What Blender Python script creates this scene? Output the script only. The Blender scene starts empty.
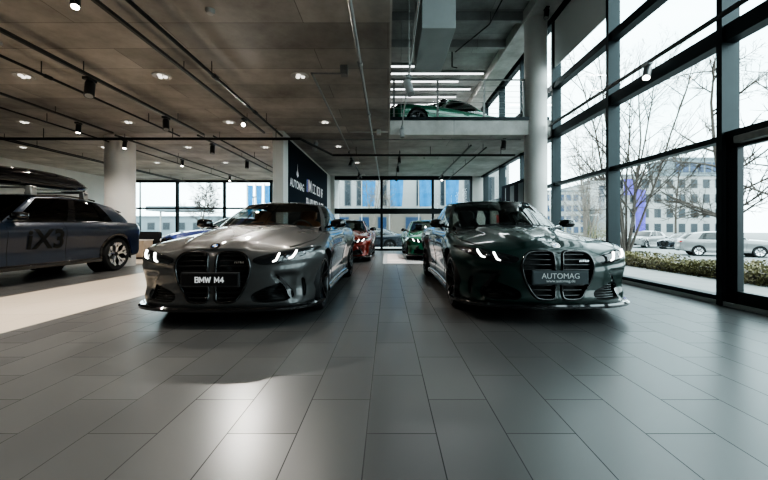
import bpy, bmesh, math, random
import numpy as np
from mathutils import Vector, Matrix
from mathutils.bvhtree import BVHTree

C = bpy.context.scene.collection
PI = math.pi
F, VX, VY, H = 351.0, 388.0, 229.5, 0.93      # focal length in px, vanishing point, eye height


def px(x, y, d):
    return ((x - VX) * d / F, d, H - (y - VY) * d / F)


# ------------------------------------------------------------------ materials
def new_mat(name):
    m = bpy.data.materials.new(name)
    m.use_nodes = True
    nt = m.node_tree
    b = nt.nodes['Principled BSDF']
    return m, nt, b


def pm(name, col, rough=0.5, metal=0.0, coat=0.0, emit=None, estr=0.0, noise=0.0, nscale=8.0, spec=0.5):
    m, nt, b = new_mat(name)
    c = (col[0], col[1], col[2], 1)
    b.inputs['Base Color'].default_value = c
    b.inputs['Roughness'].default_value = rough
    b.inputs['Metallic'].default_value = metal
    b.inputs['Coat Weight'].default_value = coat
    b.inputs['Coat Roughness'].default_value = 0.04
    b.inputs['Specular IOR Level'].default_value = spec
    if emit:
        b.inputs['Emission Color'].default_value = (emit[0], emit[1], emit[2], 1)
        b.inputs['Emission Strength'].default_value = estr
    if noise > 0:
        tc = nt.nodes.new('ShaderNodeTexCoord')
        n = nt.nodes.new('ShaderNodeTexNoise')
        n.inputs['Scale'].default_value = nscale
        n.inputs['Detail'].default_value = 5
        r = nt.nodes.new('ShaderNodeValToRGB')
        k0, k1 = 1 - noise, 1 + noise
        r.color_ramp.elements[0].position = 0.3
        r.color_ramp.elements[1].position = 0.7
        r.color_ramp.elements[0].color = (col[0] * k0, col[1] * k0, col[2] * k0, 1)
        r.color_ramp.elements[1].color = (min(1, col[0] * k1), min(1, col[1] * k1), min(1, col[2] * k1), 1)
        nt.links.new(tc.outputs['Object'], n.inputs['Vector'])
        nt.links.new(n.outputs['Fac'], r.inputs['Fac'])
        nt.links.new(r.outputs['Color'], b.inputs['Base Color'])
    return m


def paint(name, col, metal=0.55, rough=0.32):
    m, nt, b = new_mat(name)
    b.inputs['Base Color'].default_value = (*col, 1)
    b.inputs['Metallic'].default_value = metal
    b.inputs['Roughness'].default_value = rough
    b.inputs['Coat Weight'].default_value = 1.0
    b.inputs['Coat Roughness'].default_value = 0.02
    return m


def glass(name, tint=(0.9, 0.95, 0.95), ior=1.5, rough=0.0):
    m = bpy.data.materials.new(name)
    m.use_nodes = True
    nt = m.node_tree
    for n in list(nt.nodes):
        nt.nodes.remove(n)
    out = nt.nodes.new('ShaderNodeOutputMaterial')
    mix = nt.nodes.new('ShaderNodeMixShader')
    tr = nt.nodes.new('ShaderNodeBsdfTransparent')
    gl = nt.nodes.new('ShaderNodeBsdfGlossy')
    lw = nt.nodes.new('ShaderNodeLayerWeight')
    pw = nt.nodes.new('ShaderNodeMath'); pw.operation = 'POWER'; pw.inputs[1].default_value = 5
    fr = nt.nodes.new('ShaderNodeMath'); fr.operation = 'MULTIPLY_ADD'
    f0 = ((ior - 1) / (ior + 1)) ** 2
    fr.inputs[1].default_value = .9 - f0; fr.inputs[2].default_value = f0 * 1.6
    nt.links.new(lw.outputs['Facing'], pw.inputs[0]); nt.links.new(pw.outputs[0], fr.inputs[0])
    tr.inputs['Color'].default_value = (*tint, 1)
    gl.inputs['Roughness'].default_value = rough
    gl.inputs['Color'].default_value = (1, 1, 1, 1)
    nt.links.new(fr.outputs[0], mix.inputs[0])
    nt.links.new(tr.outputs[0], mix.inputs[1])
    nt.links.new(gl.outputs[0], mix.inputs[2])
    nt.links.new(mix.outputs[0], out.inputs['Surface'])
    return m


def floor_mat():
    m, nt, b = new_mat('dark_porcelain_tiles')
    L = nt.links.new
    tc = nt.nodes.new('ShaderNodeTexCoord')
    sep = nt.nodes.new('ShaderNodeSeparateXYZ')
    L(tc.outputs['Object'], sep.inputs[0])
    ax = nt.nodes.new('ShaderNodeMath'); ax.operation = 'ADD'; ax.inputs[1].default_value = 0.0976
    ay = nt.nodes.new('ShaderNodeMath'); ay.operation = 'ADD'; ay.inputs[1].default_value = FLOOR_DY
    L(sep.outputs['X'], ax.inputs[0]); L(sep.outputs['Y'], ay.inputs[0])
    comb = nt.nodes.new('ShaderNodeCombineXYZ')
    L(ay.outputs[0], comb.inputs['X']); L(ax.outputs[0], comb.inputs['Y'])
    br = nt.nodes.new('ShaderNodeTexBrick')
    br.offset = 0.5
    br.inputs['Scale'].default_value = 1.0
    br.inputs['Brick Width'].default_value = 0.6396
    br.inputs['Row Height'].default_value = 0.3178
    br.inputs['Mortar Size'].default_value = 0.0028
    br.inputs['Mortar Smooth'].default_value = 0.3
    br.inputs['Bias'].default_value = 0.0
    br.inputs['Color1'].default_value = (0.088, 0.088, 0.088, 1)
    br.inputs['Color2'].default_value = (0.115, 0.115, 0.114, 1)
    br.inputs['Mortar'].default_value = (0.02, 0.02, 0.02, 1)
    L(comb.outputs[0], br.inputs['Vector'])
    n = nt.nodes.new('ShaderNodeTexNoise')
    n.inputs['Scale'].default_value = 1.1; n.inputs['Detail'].default_value = 3
    L(tc.outputs['Object'], n.inputs['Vector'])
    mx = nt.nodes.new('ShaderNodeMix'); mx.data_type = 'RGBA'; mx.blend_type = 'MULTIPLY'
    mx.inputs['Factor'].default_value = 0.35
    L(br.outputs['Color'], mx.inputs['A']); L(n.outputs['Color'], mx.inputs['B'])
    L(br.outputs['Color'], b.inputs['Base Color'])
    mr = nt.nodes.new('ShaderNodeMapRange')
    mr.inputs['To Min'].default_value = 0.29; mr.inputs['To Max'].default_value = 0.33
    L(n.outputs['Fac'], mr.inputs['Value'])
    ad = nt.nodes.new('ShaderNodeMath'); ad.operation = 'ADD'
    ml = nt.nodes.new('ShaderNodeMath'); ml.operation = 'MULTIPLY'; ml.inputs[1].default_value = 0.5
    L(br.outputs['Fac'], ml.inputs[0]); L(ml.outputs[0], ad.inputs[0]); L(mr.outputs[0], ad.inputs[1])
    L(ad.outputs[0], b.inputs['Roughness'])
    bp = nt.nodes.new('ShaderNodeBump'); bp.inputs['Strength'].default_value = 0.25; bp.inputs['Distance'].default_value = 0.002
    bp.invert = True
    L(br.outputs['Fac'], bp.inputs['Height']); L(bp.outputs['Normal'], b.inputs['Normal'])
    b.inputs['Specular IOR Level'].default_value = 0.85
    return m


FLOOR_DY = 0.0


def concrete_mat(name, col, pitch=0.57, amount=0.25, warm=1.0):
    m, nt, b = new_mat(name)
    L = nt.links.new
    tc = nt.nodes.new('ShaderNodeTexCoord')
    br = nt.nodes.new('ShaderNodeTexBrick')
    br.offset = 0.37
    br.inputs['Scale'].default_value = 1.0
    br.inputs['Brick Width'].default_value = 2.6
    br.inputs['Row Height'].default_value = pitch
    br.inputs['Mortar Size'].default_value = 0.006
    br.inputs['Mortar Smooth'].default_value = 0.6
    k = amount
    br.inputs['Color1'].default_value = (col[0] * (1 - k), col[1] * (1 - k), col[2] * (1 - k), 1)
    br.inputs['Color2'].default_value = (col[0] * (1 + k * .6), col[1] * (1 + k * .6), col[2] * (1 + k * .6), 1)
    br.inputs['Mortar'].default_value = (col[0] * .45, col[1] * .45, col[2] * .45, 1)
    L(tc.outputs['Object'], br.inputs['Vector'])
    n = nt.nodes.new('ShaderNodeTexNoise'); n.inputs['Scale'].default_value = 1.3; n.inputs['Detail'].default_value = 9; n.inputs['Roughness'].default_value = .65
    L(tc.outputs['Object'], n.inputs['Vector'])
    r = nt.nodes.new('ShaderNodeValToRGB')
    r.color_ramp.elements[0].position = .3; r.color_ramp.elements[0].color = (.62, .60, .58, 1)
    r.color_ramp.elements[1].position = .68; r.color_ramp.elements[1].color = (1.12, 1.12, 1.12, 1)
    L(n.outputs['Fac'], r.inputs['Fac'])
    mx = nt.nodes.new('ShaderNodeMix'); mx.data_type = 'RGBA'; mx.blend_type = 'MULTIPLY'
    mx.inputs['Factor'].default_value = 1.0
    L(br.outputs['Color'], mx.inputs['A']); L(r.outputs['Color'], mx.inputs['B'])
    L(mx.outputs['Result'], b.inputs['Base Color'])
    b.inputs['Roughness'].default_value = .75
    bp = nt.nodes.new('ShaderNodeBump'); bp.inputs['Strength'].default_value = .2; bp.inputs['Distance'].default_value = .01
    L(n.outputs['Fac'], bp.inputs['Height']); L(bp.outputs['Normal'], b.inputs['Normal'])
    return m


M = {}


# ------------------------------------------------------------------ mesh builder
class MB:
    def __init__(self):
        self.v, self.f, self.mi = [], [], []

    def add(self, verts, faces, mi=0):
        o = len(self.v)
        self.v.extend([tuple(map(float, p)) for p in verts])
        self.f.extend([tuple(int(i) + o for i in f) for f in faces])
        self.mi.extend([mi] * len(faces))
        return self

    def box(self, x0, x1, y0, y1, z0, z1, mi=0):
        v = [(x, y, z) for z in (z0, z1) for y in (y0, y1) for x in (x0, x1)]
        f = [(0, 2, 3, 1), (4, 5, 7, 6), (0, 1, 5, 4), (2, 6, 7, 3), (0, 4, 6, 2), (1, 3, 7, 5)]
        return self.add(v, f, mi)

    def bar(self, p, q, w, h, up=(0, 0, 1), mi=0, w2=None, h2=None):
        p, q = Vector(p), Vector(q)
        d = (q - p).normalized()
        s = d.cross(Vector(up))
        if s.length < 1e-5:
            s = d.cross(Vector((1, 0, 0)))
        s.normalize()
        t = s.cross(d).normalized()
        v = []
        for c, ww, hh in ((p, w, h), (q, w2 or w, h2 or h)):
            for a, b in ((-1, -1), (1, -1), (1, 1), (-1, 1)):
                v.append(c + s * (a * ww / 2) + t * (b * hh / 2))
        f = [(0, 1, 2, 3), (7, 6, 5, 4), (0, 4, 5, 1), (1, 5, 6, 2), (2, 6, 7, 3), (3, 7, 4, 0)]
        return self.add(v, f, mi)

    def tube(self, pts, r, n=8, closed=False, caps=True, mi=0, flat=1.0):
        pts = [Vector(p) for p in pts]
        k = len(pts)
        rs = r if isinstance(r, (list, tuple)) else [r] * k
        vs, fs = [], []
        prev = None
        for i, p in enumerate(pts):
            if closed:
                d = pts[(i + 1) % k] - pts[i - 1]
            else:
                d = pts[min(i + 1, k - 1)] - pts[max(i - 1, 0)]
            if d.length < 1e-9:
                d = Vector((0, 0, 1))
            d.normalize()
            if prev is None:
                a = Vector((0, 0, 1)) if abs(d.z) < .9 else Vector((1, 0, 0))
                s = d.cross(a).normalized()
            else:
                s = (prev - d * prev.dot(d))
                if s.length < 1e-6:
                    s = d.cross(Vector((0, 0, 1)))
                s.normalize()
            prev = s
            t = d.cross(s)
            for j in range(n):
                a = 2 * PI * j / n
                vs.append(p + s * (math.cos(a) * rs[i]) + t * (math.sin(a) * rs[i] * flat))
        m = k if closed else k - 1
        for i in range(m):
            i2 = (i + 1) % k
            for j in range(n):
                j2 = (j + 1) % n
                fs.append((i * n + j, i * n + j2, i2 * n + j2, i2 * n + j))
        if caps and not closed:
            fs.append(tuple(range(n))[::-1])
            fs.append(tuple((k - 1) * n + j for j in range(n)))
        return self.add(vs, fs, mi)

    def lathe(self, prof, n=24, axis='z', o=(0, 0, 0), mi=0, cap=True):
        vs, fs = [], []
        for r, h in prof:
            for j in range(n):
                a = 2 * PI * j / n
                c, s = r * math.cos(a), r * math.sin(a)
                p = (c, s, h) if axis == 'z' else ((h, c, s) if axis == 'x' else (s, h, c))
                vs.append((p[0] + o[0], p[1] + o[1], p[2] + o[2]))
        for i in range(len(prof) - 1):
            for j in range(n):
                j2 = (j + 1) % n
                fs.append((i * n + j, i * n + j2, (i + 1) * n + j2, (i + 1) * n + j))
        if cap:
            if prof[0][0] > 1e-4:
                fs.append(tuple(range(n))[::-1])
            if prof[-1][0] > 1e-4:
                fs.append(tuple((len(prof) - 1) * n + j for j in range(n)))
        return self.add(vs, fs, mi)

    def grid(self, P, mi=0, closed_u=False):
        n, m = len(P), len(P[0])
        vs = [P[i][j] for i in range(n) for j in range(m)]
        fs = []
        for i in range(n if closed_u else n - 1):
            i2 = (i + 1) % n
            for j in range(m - 1):
                fs.append((i * m + j, i2 * m + j, i2 * m + j + 1, i * m + j + 1))
        return self.add(vs, fs, mi)

    def prism(self, poly, axis, a, b, mi=0):
        n = len(poly)
        def P(p, h):
            return {'x': (h, p[0], p[1]), 'y': (p[0], h, p[1]), 'z': (p[0], p[1], h)}[axis]
        vs = [P(p, a) for p in poly] + [P(p, b) for p in poly]
        fs = [tuple(range(n))[::-1], tuple(range(n, 2 * n))]
        fs += [(i, (i + 1) % n, n + (i + 1) % n, n + i) for i in range(n)]
        return self.add(vs, fs, mi)

    def build(self, name, mat, parent=None, smooth=None, weld=0.0, bevel=0.0, recalc=True, loc=None):
        me = bpy.data.meshes.new(name)
        me.from_pydata(self.v, [], self.f)
        mats = mat if isinstance(mat, (list, tuple)) else [mat]
        for mm in mats:
            me.materials.append(mm)
        for p, k in zip(me.polygons, self.mi):
            p.material_index = k
        bm = bmesh.new()
        bm.from_mesh(me)
        if weld > 0:
            bmesh.ops.remove_doubles(bm, verts=bm.verts, dist=weld)
        if recalc:
            bmesh.ops.recalc_face_normals(bm, faces=bm.faces)
        if bevel > 0:
            ed = [e for e in bm.edges if len(e.link_faces) == 2 and e.calc_face_angle(0) > 0.5]
            bmesh.ops.bevel(bm, geom=ed, offset=bevel, segments=2, affect='EDGES', profile=.5)
        bm.to_mesh(me)
        bm.free()
        if smooth is not None:
            for p in me.polygons:
                p.use_smooth = True
            me.set_sharp_from_angle(angle=math.radians(smooth))
        o = bpy.data.objects.new(name, me)
        C.objects.link(o)
        if parent is not None:
            o.parent = parent
        if loc is not None:
            o.location = loc
        return o


def empty(name, loc=(0, 0, 0), rz=0.0):
    o = bpy.data.objects.new(name, None)
    o.empty_display_size = .2
    C.objects.link(o)
    o.location = loc
    o.rotation_euler = (0, 0, rz)
    return o


def tag(o, label, cat, group=None, kind=None):
    o['label'] = label
    o['category'] = cat
    if group:
        o['group'] = group
    if kind:
        o['kind'] = kind
    return o


def struct(o, label=None):
    o['kind'] = 'structure'
    if label:
        o['label'] = label
    return o


KIDS = {}
def copy_tree(o, parent=None):
    c = o.copy()
    C.objects.link(c)
    if parent is not None:
        c.parent = parent
    for ch in [k for k in o.children]:
        copy_tree(ch, c)
    return c


def text(name, body, size, mat, parent, loc, rot=(PI / 2, 0, 0), extrude=.0015, bold=.0, align='CENTER', shear=0.0, spacing=1.0):
    cu = bpy.data.curves.new(name, 'FONT')
    cu.body = body
    cu.size = size
    cu.align_x = align
    cu.align_y = 'CENTER'
    cu.extrude = extrude
    cu.offset = bold
    cu.shear = shear
    cu.space_character = spacing
    cu.materials.append(mat)
    t = bpy.data.objects.new('tmp', cu)
    C.objects.link(t)
    ev = t.evaluated_get(bpy.context.evaluated_depsgraph_get())
    me = bpy.data.meshes.new_from_object(ev)
    bpy.data.objects.remove(t)
    me.name = name
    o = bpy.data.objects.new(name, me)
    C.objects.link(o)
    if parent is not None:
        o.parent = parent
    o.location = loc
    o.rotation_euler = rot
    return o


def crom(pts, per):
    """Catmull-Rom through pts, per samples for each span"""
    P = np.array(pts, float)
    n = len(P)
    A = np.vstack([2 * P[0] - P[1], P, 2 * P[-1] - P[-2]])
    out = []
    for i in range(n - 1):
        p0, p1, p2, p3 = A[i], A[i + 1], A[i + 2], A[i + 3]
        for k in range(per):
            t = k / per
            out.append(.5 * ((2 * p1) + (-p0 + p2) * t + (2 * p0 - 5 * p1 + 4 * p2 - p3) * t * t + (-p0 + 3 * p1 - 3 * p2 + p3) * t ** 3))
    out.append(P[-1])
    return np.array(out)


def pchip(pairs):
    xs = np.array([p[0] for p in pairs], float)
    ys = np.array([p[1] for p in pairs], float)
    h = np.diff(xs)
    d = np.diff(ys) / h
    m = np.zeros(len(xs))
    m[0], m[-1] = d[0], d[-1]
    for i in range(1, len(xs) - 1):
        if d[i - 1] * d[i] > 0:
            w1, w2 = 2 * h[i] + h[i - 1], h[i] + 2 * h[i - 1]
            m[i] = (w1 + w2) / (w1 / d[i - 1] + w2 / d[i])
    def f(x):
        x = np.clip(np.asarray(x, float), xs[0], xs[-1])
        i = np.clip(np.searchsorted(xs, x, 'right') - 1, 0, len(xs) - 2)
        t = (x - xs[i]) / h[i]
        return ((1 + 2 * t) * (1 - t) ** 2 * ys[i] + t * (1 - t) ** 2 * h[i] * m[i]
                + t * t * (3 - 2 * t) * ys[i + 1] + t * t * (t - 1) * h[i] * m[i + 1])
    return f


def chaikin(poly, it=2):
    for _ in range(it):
        q = []
        n = len(poly)
        for i in range(n):
            a, b = poly[i], poly[(i + 1) % n]
            q.append((a[0] * .75 + b[0] * .25, a[1] * .75 + b[1] * .25))
            q.append((a[0] * .25 + b[0] * .75, a[1] * .25 + b[1] * .75))
        poly = q
    return poly


def resample(poly, n):
    P = np.array(list(poly) + [poly[0]], float)
    s = np.concatenate([[0], np.cumsum(np.linalg.norm(np.diff(P, axis=0), axis=1))])
    t = np.linspace(0, s[-1], n, endpoint=False)
    return [(float(np.interp(k, s, P[:, 0])), float(np.interp(k, s, P[:, 1]))) for k in t]


def inside(poly, x, y):
    c = False
    n = len(poly)
    for i in range(n):
        x1, y1 = poly[i]
        x2, y2 = poly[i - 1]
        if (y1 > y) != (y2 > y) and x < (x2 - x1) * (y - y1) / (y2 - y1) + x1:
            c = not c
    return c


def nearest_on(poly, x, y):
    best = None
    n = len(poly)
    for i in range(n):
        ax, ay = poly[i]
        bx, by = poly[(i + 1) % n]
        dx, dy = bx - ax, by - ay
        L2 = dx * dx + dy * dy
        t = 0 if L2 < 1e-12 else max(0, min(1, ((x - ax) * dx + (y - ay) * dy) / L2))
        q = (ax + dx * t, ay + dy * t)
        dd = (q[0] - x) ** 2 + (q[1] - y) ** 2
        if best is None or dd < best[0]:
            best = (dd, q)
    return best[1]


def mirx(poly):
    return [(-a, b) for a, b in poly][::-1]
# ------------------------------------------------------------------ car builder
# local car frame: x = lateral, y = along the car (0 at the nose), z = up
COUPE = dict(
    L=4.79, half=.94,
    plan=[(0, 0), (.003, .15), (.016, .33), (.052, .51), (.125, .68), (.20, .785), (.295, .852), (.43, .90), (.62, .928), (.85, .938),
          (1.3, .925), (2.1, .905), (2.8, .905), (3.3, .925), (3.72, .945), (4.1, .935), (4.4, .90), (4.6, .82), (4.72, .66), (4.775, .40), (4.79, 0)],
    zb=[(0, .17), (.5, .165), (1.2, .17), (3.4, .17), (4.2, .20), (4.79, .28)],
    zs=[(0, .722), (.05, .722), (.2, .742), (.45, .775), (.8, .80), (1.1, .835), (1.5, .885), (2.0, .905), (2.8, .915), (3.4, .935), (3.9, .955), (4.4, .965), (4.79, .93)],
    zc=[(0, .724), (.035, .742), (.10, .775), (.22, .815), (.5, .872), (.9, .93), (1.25, .965), (1.6, .985), (3.0, 1.0), (4.1, 1.03), (4.5, 1.03), (4.7, 1.0), (4.79, .935)],
    front=[(0, .05), (.06, .012), (.16, .0), (.3, .016), (.5, .006), (.75, .006), (.9, .018), (1, .045)],
    side=[(0, .075), (.08, .045), (.2, .035), (.33, .05), (.5, .035), (.66, .008), (.74, .0), (.84, .012), (.93, .035), (1, .075)],
    rear=[(0, .10), (.15, .03), (.35, .0), (.6, .02), (.8, .0), (.92, .02), (1, .05)],
    flare=(.018, .03), uf=.84, ur=3.697, R=.34, Rarch=.375, zw=.34, tw=.27, bulge=True,
    belt=dict(WS=[(1.27, 0), (1.30, .33), (1.40, .58), (1.55, .73)], A=[(1.66, .765)], S=[(2.2, .795), (2.9, .785), (3.45, .735)], Cc=[(3.95, .63)], RW=[(4.25, .36), (4.32, 0)]),
    roof=dict(WS=[(2.06, 0), (2.08, .25), (2.15, .46), (2.24, .545)], A=[(2.33, .565)], S=[(2.62, .585), (2.95, .575), (3.22, .545)], Cc=[(3.45, .49)], RW=[(3.55, .28), (3.57, 0)]),
    roofz=[(2.06, 1.318), (2.24, 1.305), (2.33, 1.31), (2.62, 1.325), (2.95, 1.322), (3.22, 1.295), (3.45, 1.26), (3.57, 1.255)],
    roofc=[(2.06, 1.33), (2.35, 1.368), (2.75, 1.385), (3.1, 1.375), (3.4, 1.33), (3.57, 1.27)],
    pillar=(.46, .52), seats=[(2.02, .37), (2.02, -.37)], mirror=(1.70, .955),
)
SEDAN = dict(COUPE)
SEDAN.update(
    belt=dict(WS=[(1.25, 0), (1.28, .33), (1.38, .60), (1.52, .75)], A=[(1.63, .785)], S=[(2.2, .81), (2.95, .80), (3.5, .765)], Cc=[(3.95, .66)], RW=[(4.18, .38), (4.25, 0)]),
    roof=dict(WS=[(2.02, 0), (2.04, .27), (2.10, .50), (2.19, .585)], A=[(2.28, .605)], S=[(2.65, .625), (3.05, .615), (3.38, .58)], Cc=[(3.58, .53)], RW=[(3.69, .30), (3.72, 0)]),
    roofz=[(2.02, 1.355), (2.19, 1.345), (2.28, 1.35), (2.65, 1.365), (3.05, 1.36), (3.38, 1.335), (3.58, 1.305), (3.72, 1.30)],
    roofc=[(2.02, 1.367), (2.35, 1.405), (2.8, 1.425), (3.2, 1.41), (3.5, 1.37), (3.72, 1.31)],
    pillar=(.44, .52),
)
SUV = dict(
    L=4.78, half=.95,
    plan=[(0, 0), (.005, .2), (.03, .42), (.09, .62), (.19, .79), (.33, .88), (.55, .925), (.87, .945), (1.4, .935), (2.4, .93), (3.2, .935), (3.8, .95), (4.2, .94),
          (4.5, .90), (4.66, .80), (4.74, .60), (4.775, .33), (4.78, 0)],
    zb=[(0, .24), (.5, .24), (1.2, .27), (3.4, .27), (4.2, .30), (4.78, .34)],
    zs=[(0, .88), (.1, .89), (.4, .96), (.9, 1.0), (1.4, 1.04), (2.2, 1.06), (3.2, 1.075), (4.0, 1.09), (4.5, 1.08), (4.78, 1.02)],
    zc=[(0, .885), (.04, .91), (.15, .96), (.5, 1.04), (1.0, 1.085), (1.4, 1.11), (3.0, 1.13), (4.5, 1.15), (4.7, 1.10), (4.78, 1.025)],
    front=[(0, .06), (.1, .01), (.3, .0), (.6, .01), (.85, .02), (1, .06)],
    side=[(0, .06), (.06, .03), (.18, .035), (.30, .045), (.5, .03), (.7, .006), (.8, .0), (.9, .02), (1, .075)],
    rear=[(0, .10), (.15, .02), (.35, .0), (.6, .03), (.8, .01), (1, .05)],
    flare=(.012, .018), uf=.87, ur=3.767, R=.375, Rarch=.415, zw=.375, tw=.25, bulge=False,
    belt=dict(WS=[(1.20, 0), (1.24, .36), (1.36, .64), (1.50, .775)], A=[(1.62, .805)], S=[(2.5, .835), (3.2, .83), (3.80, .80)], Cc=[(4.40, .70)], RW=[(4.60, .42), (4.66, 0)]),
    roof=dict(WS=[(1.95, 0), (1.98, .28), (2.05, .51), (2.14, .60)], A=[(2.22, .62)], S=[(2.75, .65), (3.2, .645), (3.50, .63)], Cc=[(4.02, .585)], RW=[(4.20, .34), (4.25, 0)]),
    roofz=[(1.95, 1.535), (2.14, 1.53), (2.75, 1.565), (3.2, 1.55), (3.5, 1.52), (4.02, 1.445), (4.25, 1.43)],
    roofc=[(1.95, 1.55), (2.3, 1.60), (2.8, 1.63), (3.4, 1.60), (4.0, 1.50), (4.25, 1.44)],
    pillar=(.40, .46), seats=[(2.0, .38), (2.0, -.38)], mirror=(1.62, 1.10),
)
HATCH = dict(SUV)
HATCH.update(zw=.335, R=.335, Rarch=.37)

KIDNEY = [(.030, .275), (.040, .66), (.050, .703), (.095, .718), (.235, .716), (.300, .695), (.345, .625), (.353, .545), (.318, .42), (.235, .275), (.185, .247), (.06, .247)]
INTAKE = [(.375, .235), (.345, .30), (.40, .345), (.585, .415), (.622, .40), (.70, .27), (.665, .235)]
SLIT = [(.772, .485), (.800, .49), (.822, .26), (.792, .245)]
LAMP = [(.372, .622), (.362, .648), (.44, .678), (.62, .716), (.80, .742), (.905, .752), (.915, .735), (.85, .690), (.72, .638), (.58, .600), (.44, .592)]

WHEELS = {}


def make_wheel_data(key, R, tw, style):
    """builds hub-centred meshes, outer face towards +x"""
    if key in WHEELS:
        return WHEELS[key]
    h = tw / 2
    Rr = R - .085 if style != 'suv' else R - .105
    t = MB()
    t.lathe([(Rr - .015, -h + .02), (Rr + .02, -h + .004), (R - .03, -h), (R - .006, -h + .03), (R, -h + .07), (R, h - .07), (R - .006, h - .03), (R - .03, h), (Rr + .02, h - .004), (Rr - .015, h - .02)], 48, 'x', cap=False)
    for gx in (-.045, .045):
        t.lathe([(R + .0005, gx - .006), (R + .0005, gx + .006)], 48, 'x', cap=False)
    tyre = t.build('tyre', M['rubber'], None, smooth=40)
    r = MB()
    r.lathe([(Rr, h - .004), (Rr - .012, h - .004), (Rr - .022, h - .02), (Rr - .03, 0), (Rr - .03, -h + .01), (Rr, -h + .01)], 48, 'x', cap=False)
    r.lathe([(.0, h - .045), (.035, h - .045), (.06, h - .055), (.065, h - .09)], 24, 'x', cap=False)
    ns = 5
    for k in range(ns):
        a0 = 2 * PI * k / ns + .3
        if style == 'suv':
            for da, w0, w1 in ((-.20, .05, .035), (.20, .05, .035)):
                p = (h - .06, .05 * math.cos(a0), .05 * math.sin(a0))
                q = (h - .02, (Rr - .07) * math.cos(a0 + da), (Rr - .07) * math.sin(a0 + da))
                r.bar(p, q, .035, w0, up=(1, 0, 0), w2=.03, h2=.02, mi=1)
                q2 = (h - .012, (Rr - .005) * math.cos(a0 + da * 2.1), (Rr - .005) * math.sin(a0 + da * 2.1))
                r.bar(q, q2, .06, .022, up=(1, 0, 0), mi=1)
                q3 = (h - .012, (Rr - .005) * math.cos(a0 + da * .45), (Rr - .005) * math.sin(a0 + da * .45))
                r.bar(q, q3, .045, .022, up=(1, 0, 0), mi=1)
            r.bar((h - .05, .06 * math.cos(a0), .06 * math.sin(a0)), (h - .03, .17 * math.cos(a0), .17 * math.sin(a0)), .07, .02, up=(1, 0, 0), mi=1, w2=.03)
        else:
            for da in (-.17, .17):
                p = (h - .06, .05 * math.cos(a0 + da), .05 * math.sin(a0 + da))
                q = (h - .014, (Rr - .01) * math.cos(a0 + da * 1.15), (Rr - .01) * math.sin(a0 + da * 1.15))
                r.bar(p, q, .036, .03, up=(1, 0, 0), w2=.026, h2=.022)
    rim = r.build('wheel', [M['rim_black'], M['rim_bright']] if style == 'suv' else [M['rim_black'], M['rim_black']], None, smooth=35)
    d = MB()
    d.lathe([(.06, -.01), (Rr - .05, -.01), (Rr - .05, -.03), (.06, -.03)], 32, 'x', cap=True)
    disc = d.build('brake_disc', M['disc'], None, smooth=35)
    c = MB()
    c.box(-.05, .02, -(Rr - .03), -(Rr - .12), -.09, .09)
    cal = c.build('brake_caliper', M['caliper'], None, bevel=.01)
    out = []
    for o in (rim, tyre, disc, cal):
        out.append(o.data)
        bpy.data.objects.remove(o)
    WHEELS[key] = out
    return out


def add_wheel(root, key, R, tw, style, x, y, z, side):
    rim, tyre, disc, cal = make_wheel_data(key, R, tw, style)
    o = bpy.data.objects.new('wheel', rim)
    C.objects.link(o)
    o.parent = root
    o.location = (x, y, z)
    o.rotation_euler = (0, 0, 0 if side > 0 else PI)
    for nm, dt in (('tyre', tyre), ('brake_disc', disc), ('brake_caliper', cal)):
        s = bpy.data.objects.new(nm, dt)
        C.objects.link(s)
        s.parent = o


GLYPHS = {
    'B': (.62, [[(0, 0), (0, 1), (.45, 1), (.6, .9), (.6, .65), (.45, .53), (0, .53)], [(.45, .53), (.62, .42), (.62, .12), (.45, 0), (0, 0)]]),
    'M': (.80, [[(0, 0), (0, 1), (.40, .25), (.80, 1), (.80, 0)]]),
    'W': (1.0, [[(0, 1), (.24, 0), (.50, .85), (.76, 0), (1.0, 1)]]),
    '4': (.62, [[(.48, 0), (.48, 1), (0, .28), (.66, .28)]]),
    ' ': (.30, []),
}


def stroke_text(name, body, size, mat, parent, loc, wd=.20):
    tot = sum(GLYPHS[c][0] + .28 for c in body) - .28
    x = -tot / 2
    b = MB()
    for c in body:
        w_, lines = GLYPHS[c]
        for ln in lines:
            pts = [Vector(((x + p[0]) * size, 0, (p[1] - .5) * size)) for p in ln]
            for i in range(len(pts) - 1):
                d = (pts[i + 1] - pts[i]).normalized() * (wd * size * .42)
                b.bar(pts[i] - d, pts[i + 1] + d, wd * size, .003, up=(0, 1, 0))
        x += w_ + .28
    return b.build(name, mat, parent, loc=loc)


class Car:
    pass


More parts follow.
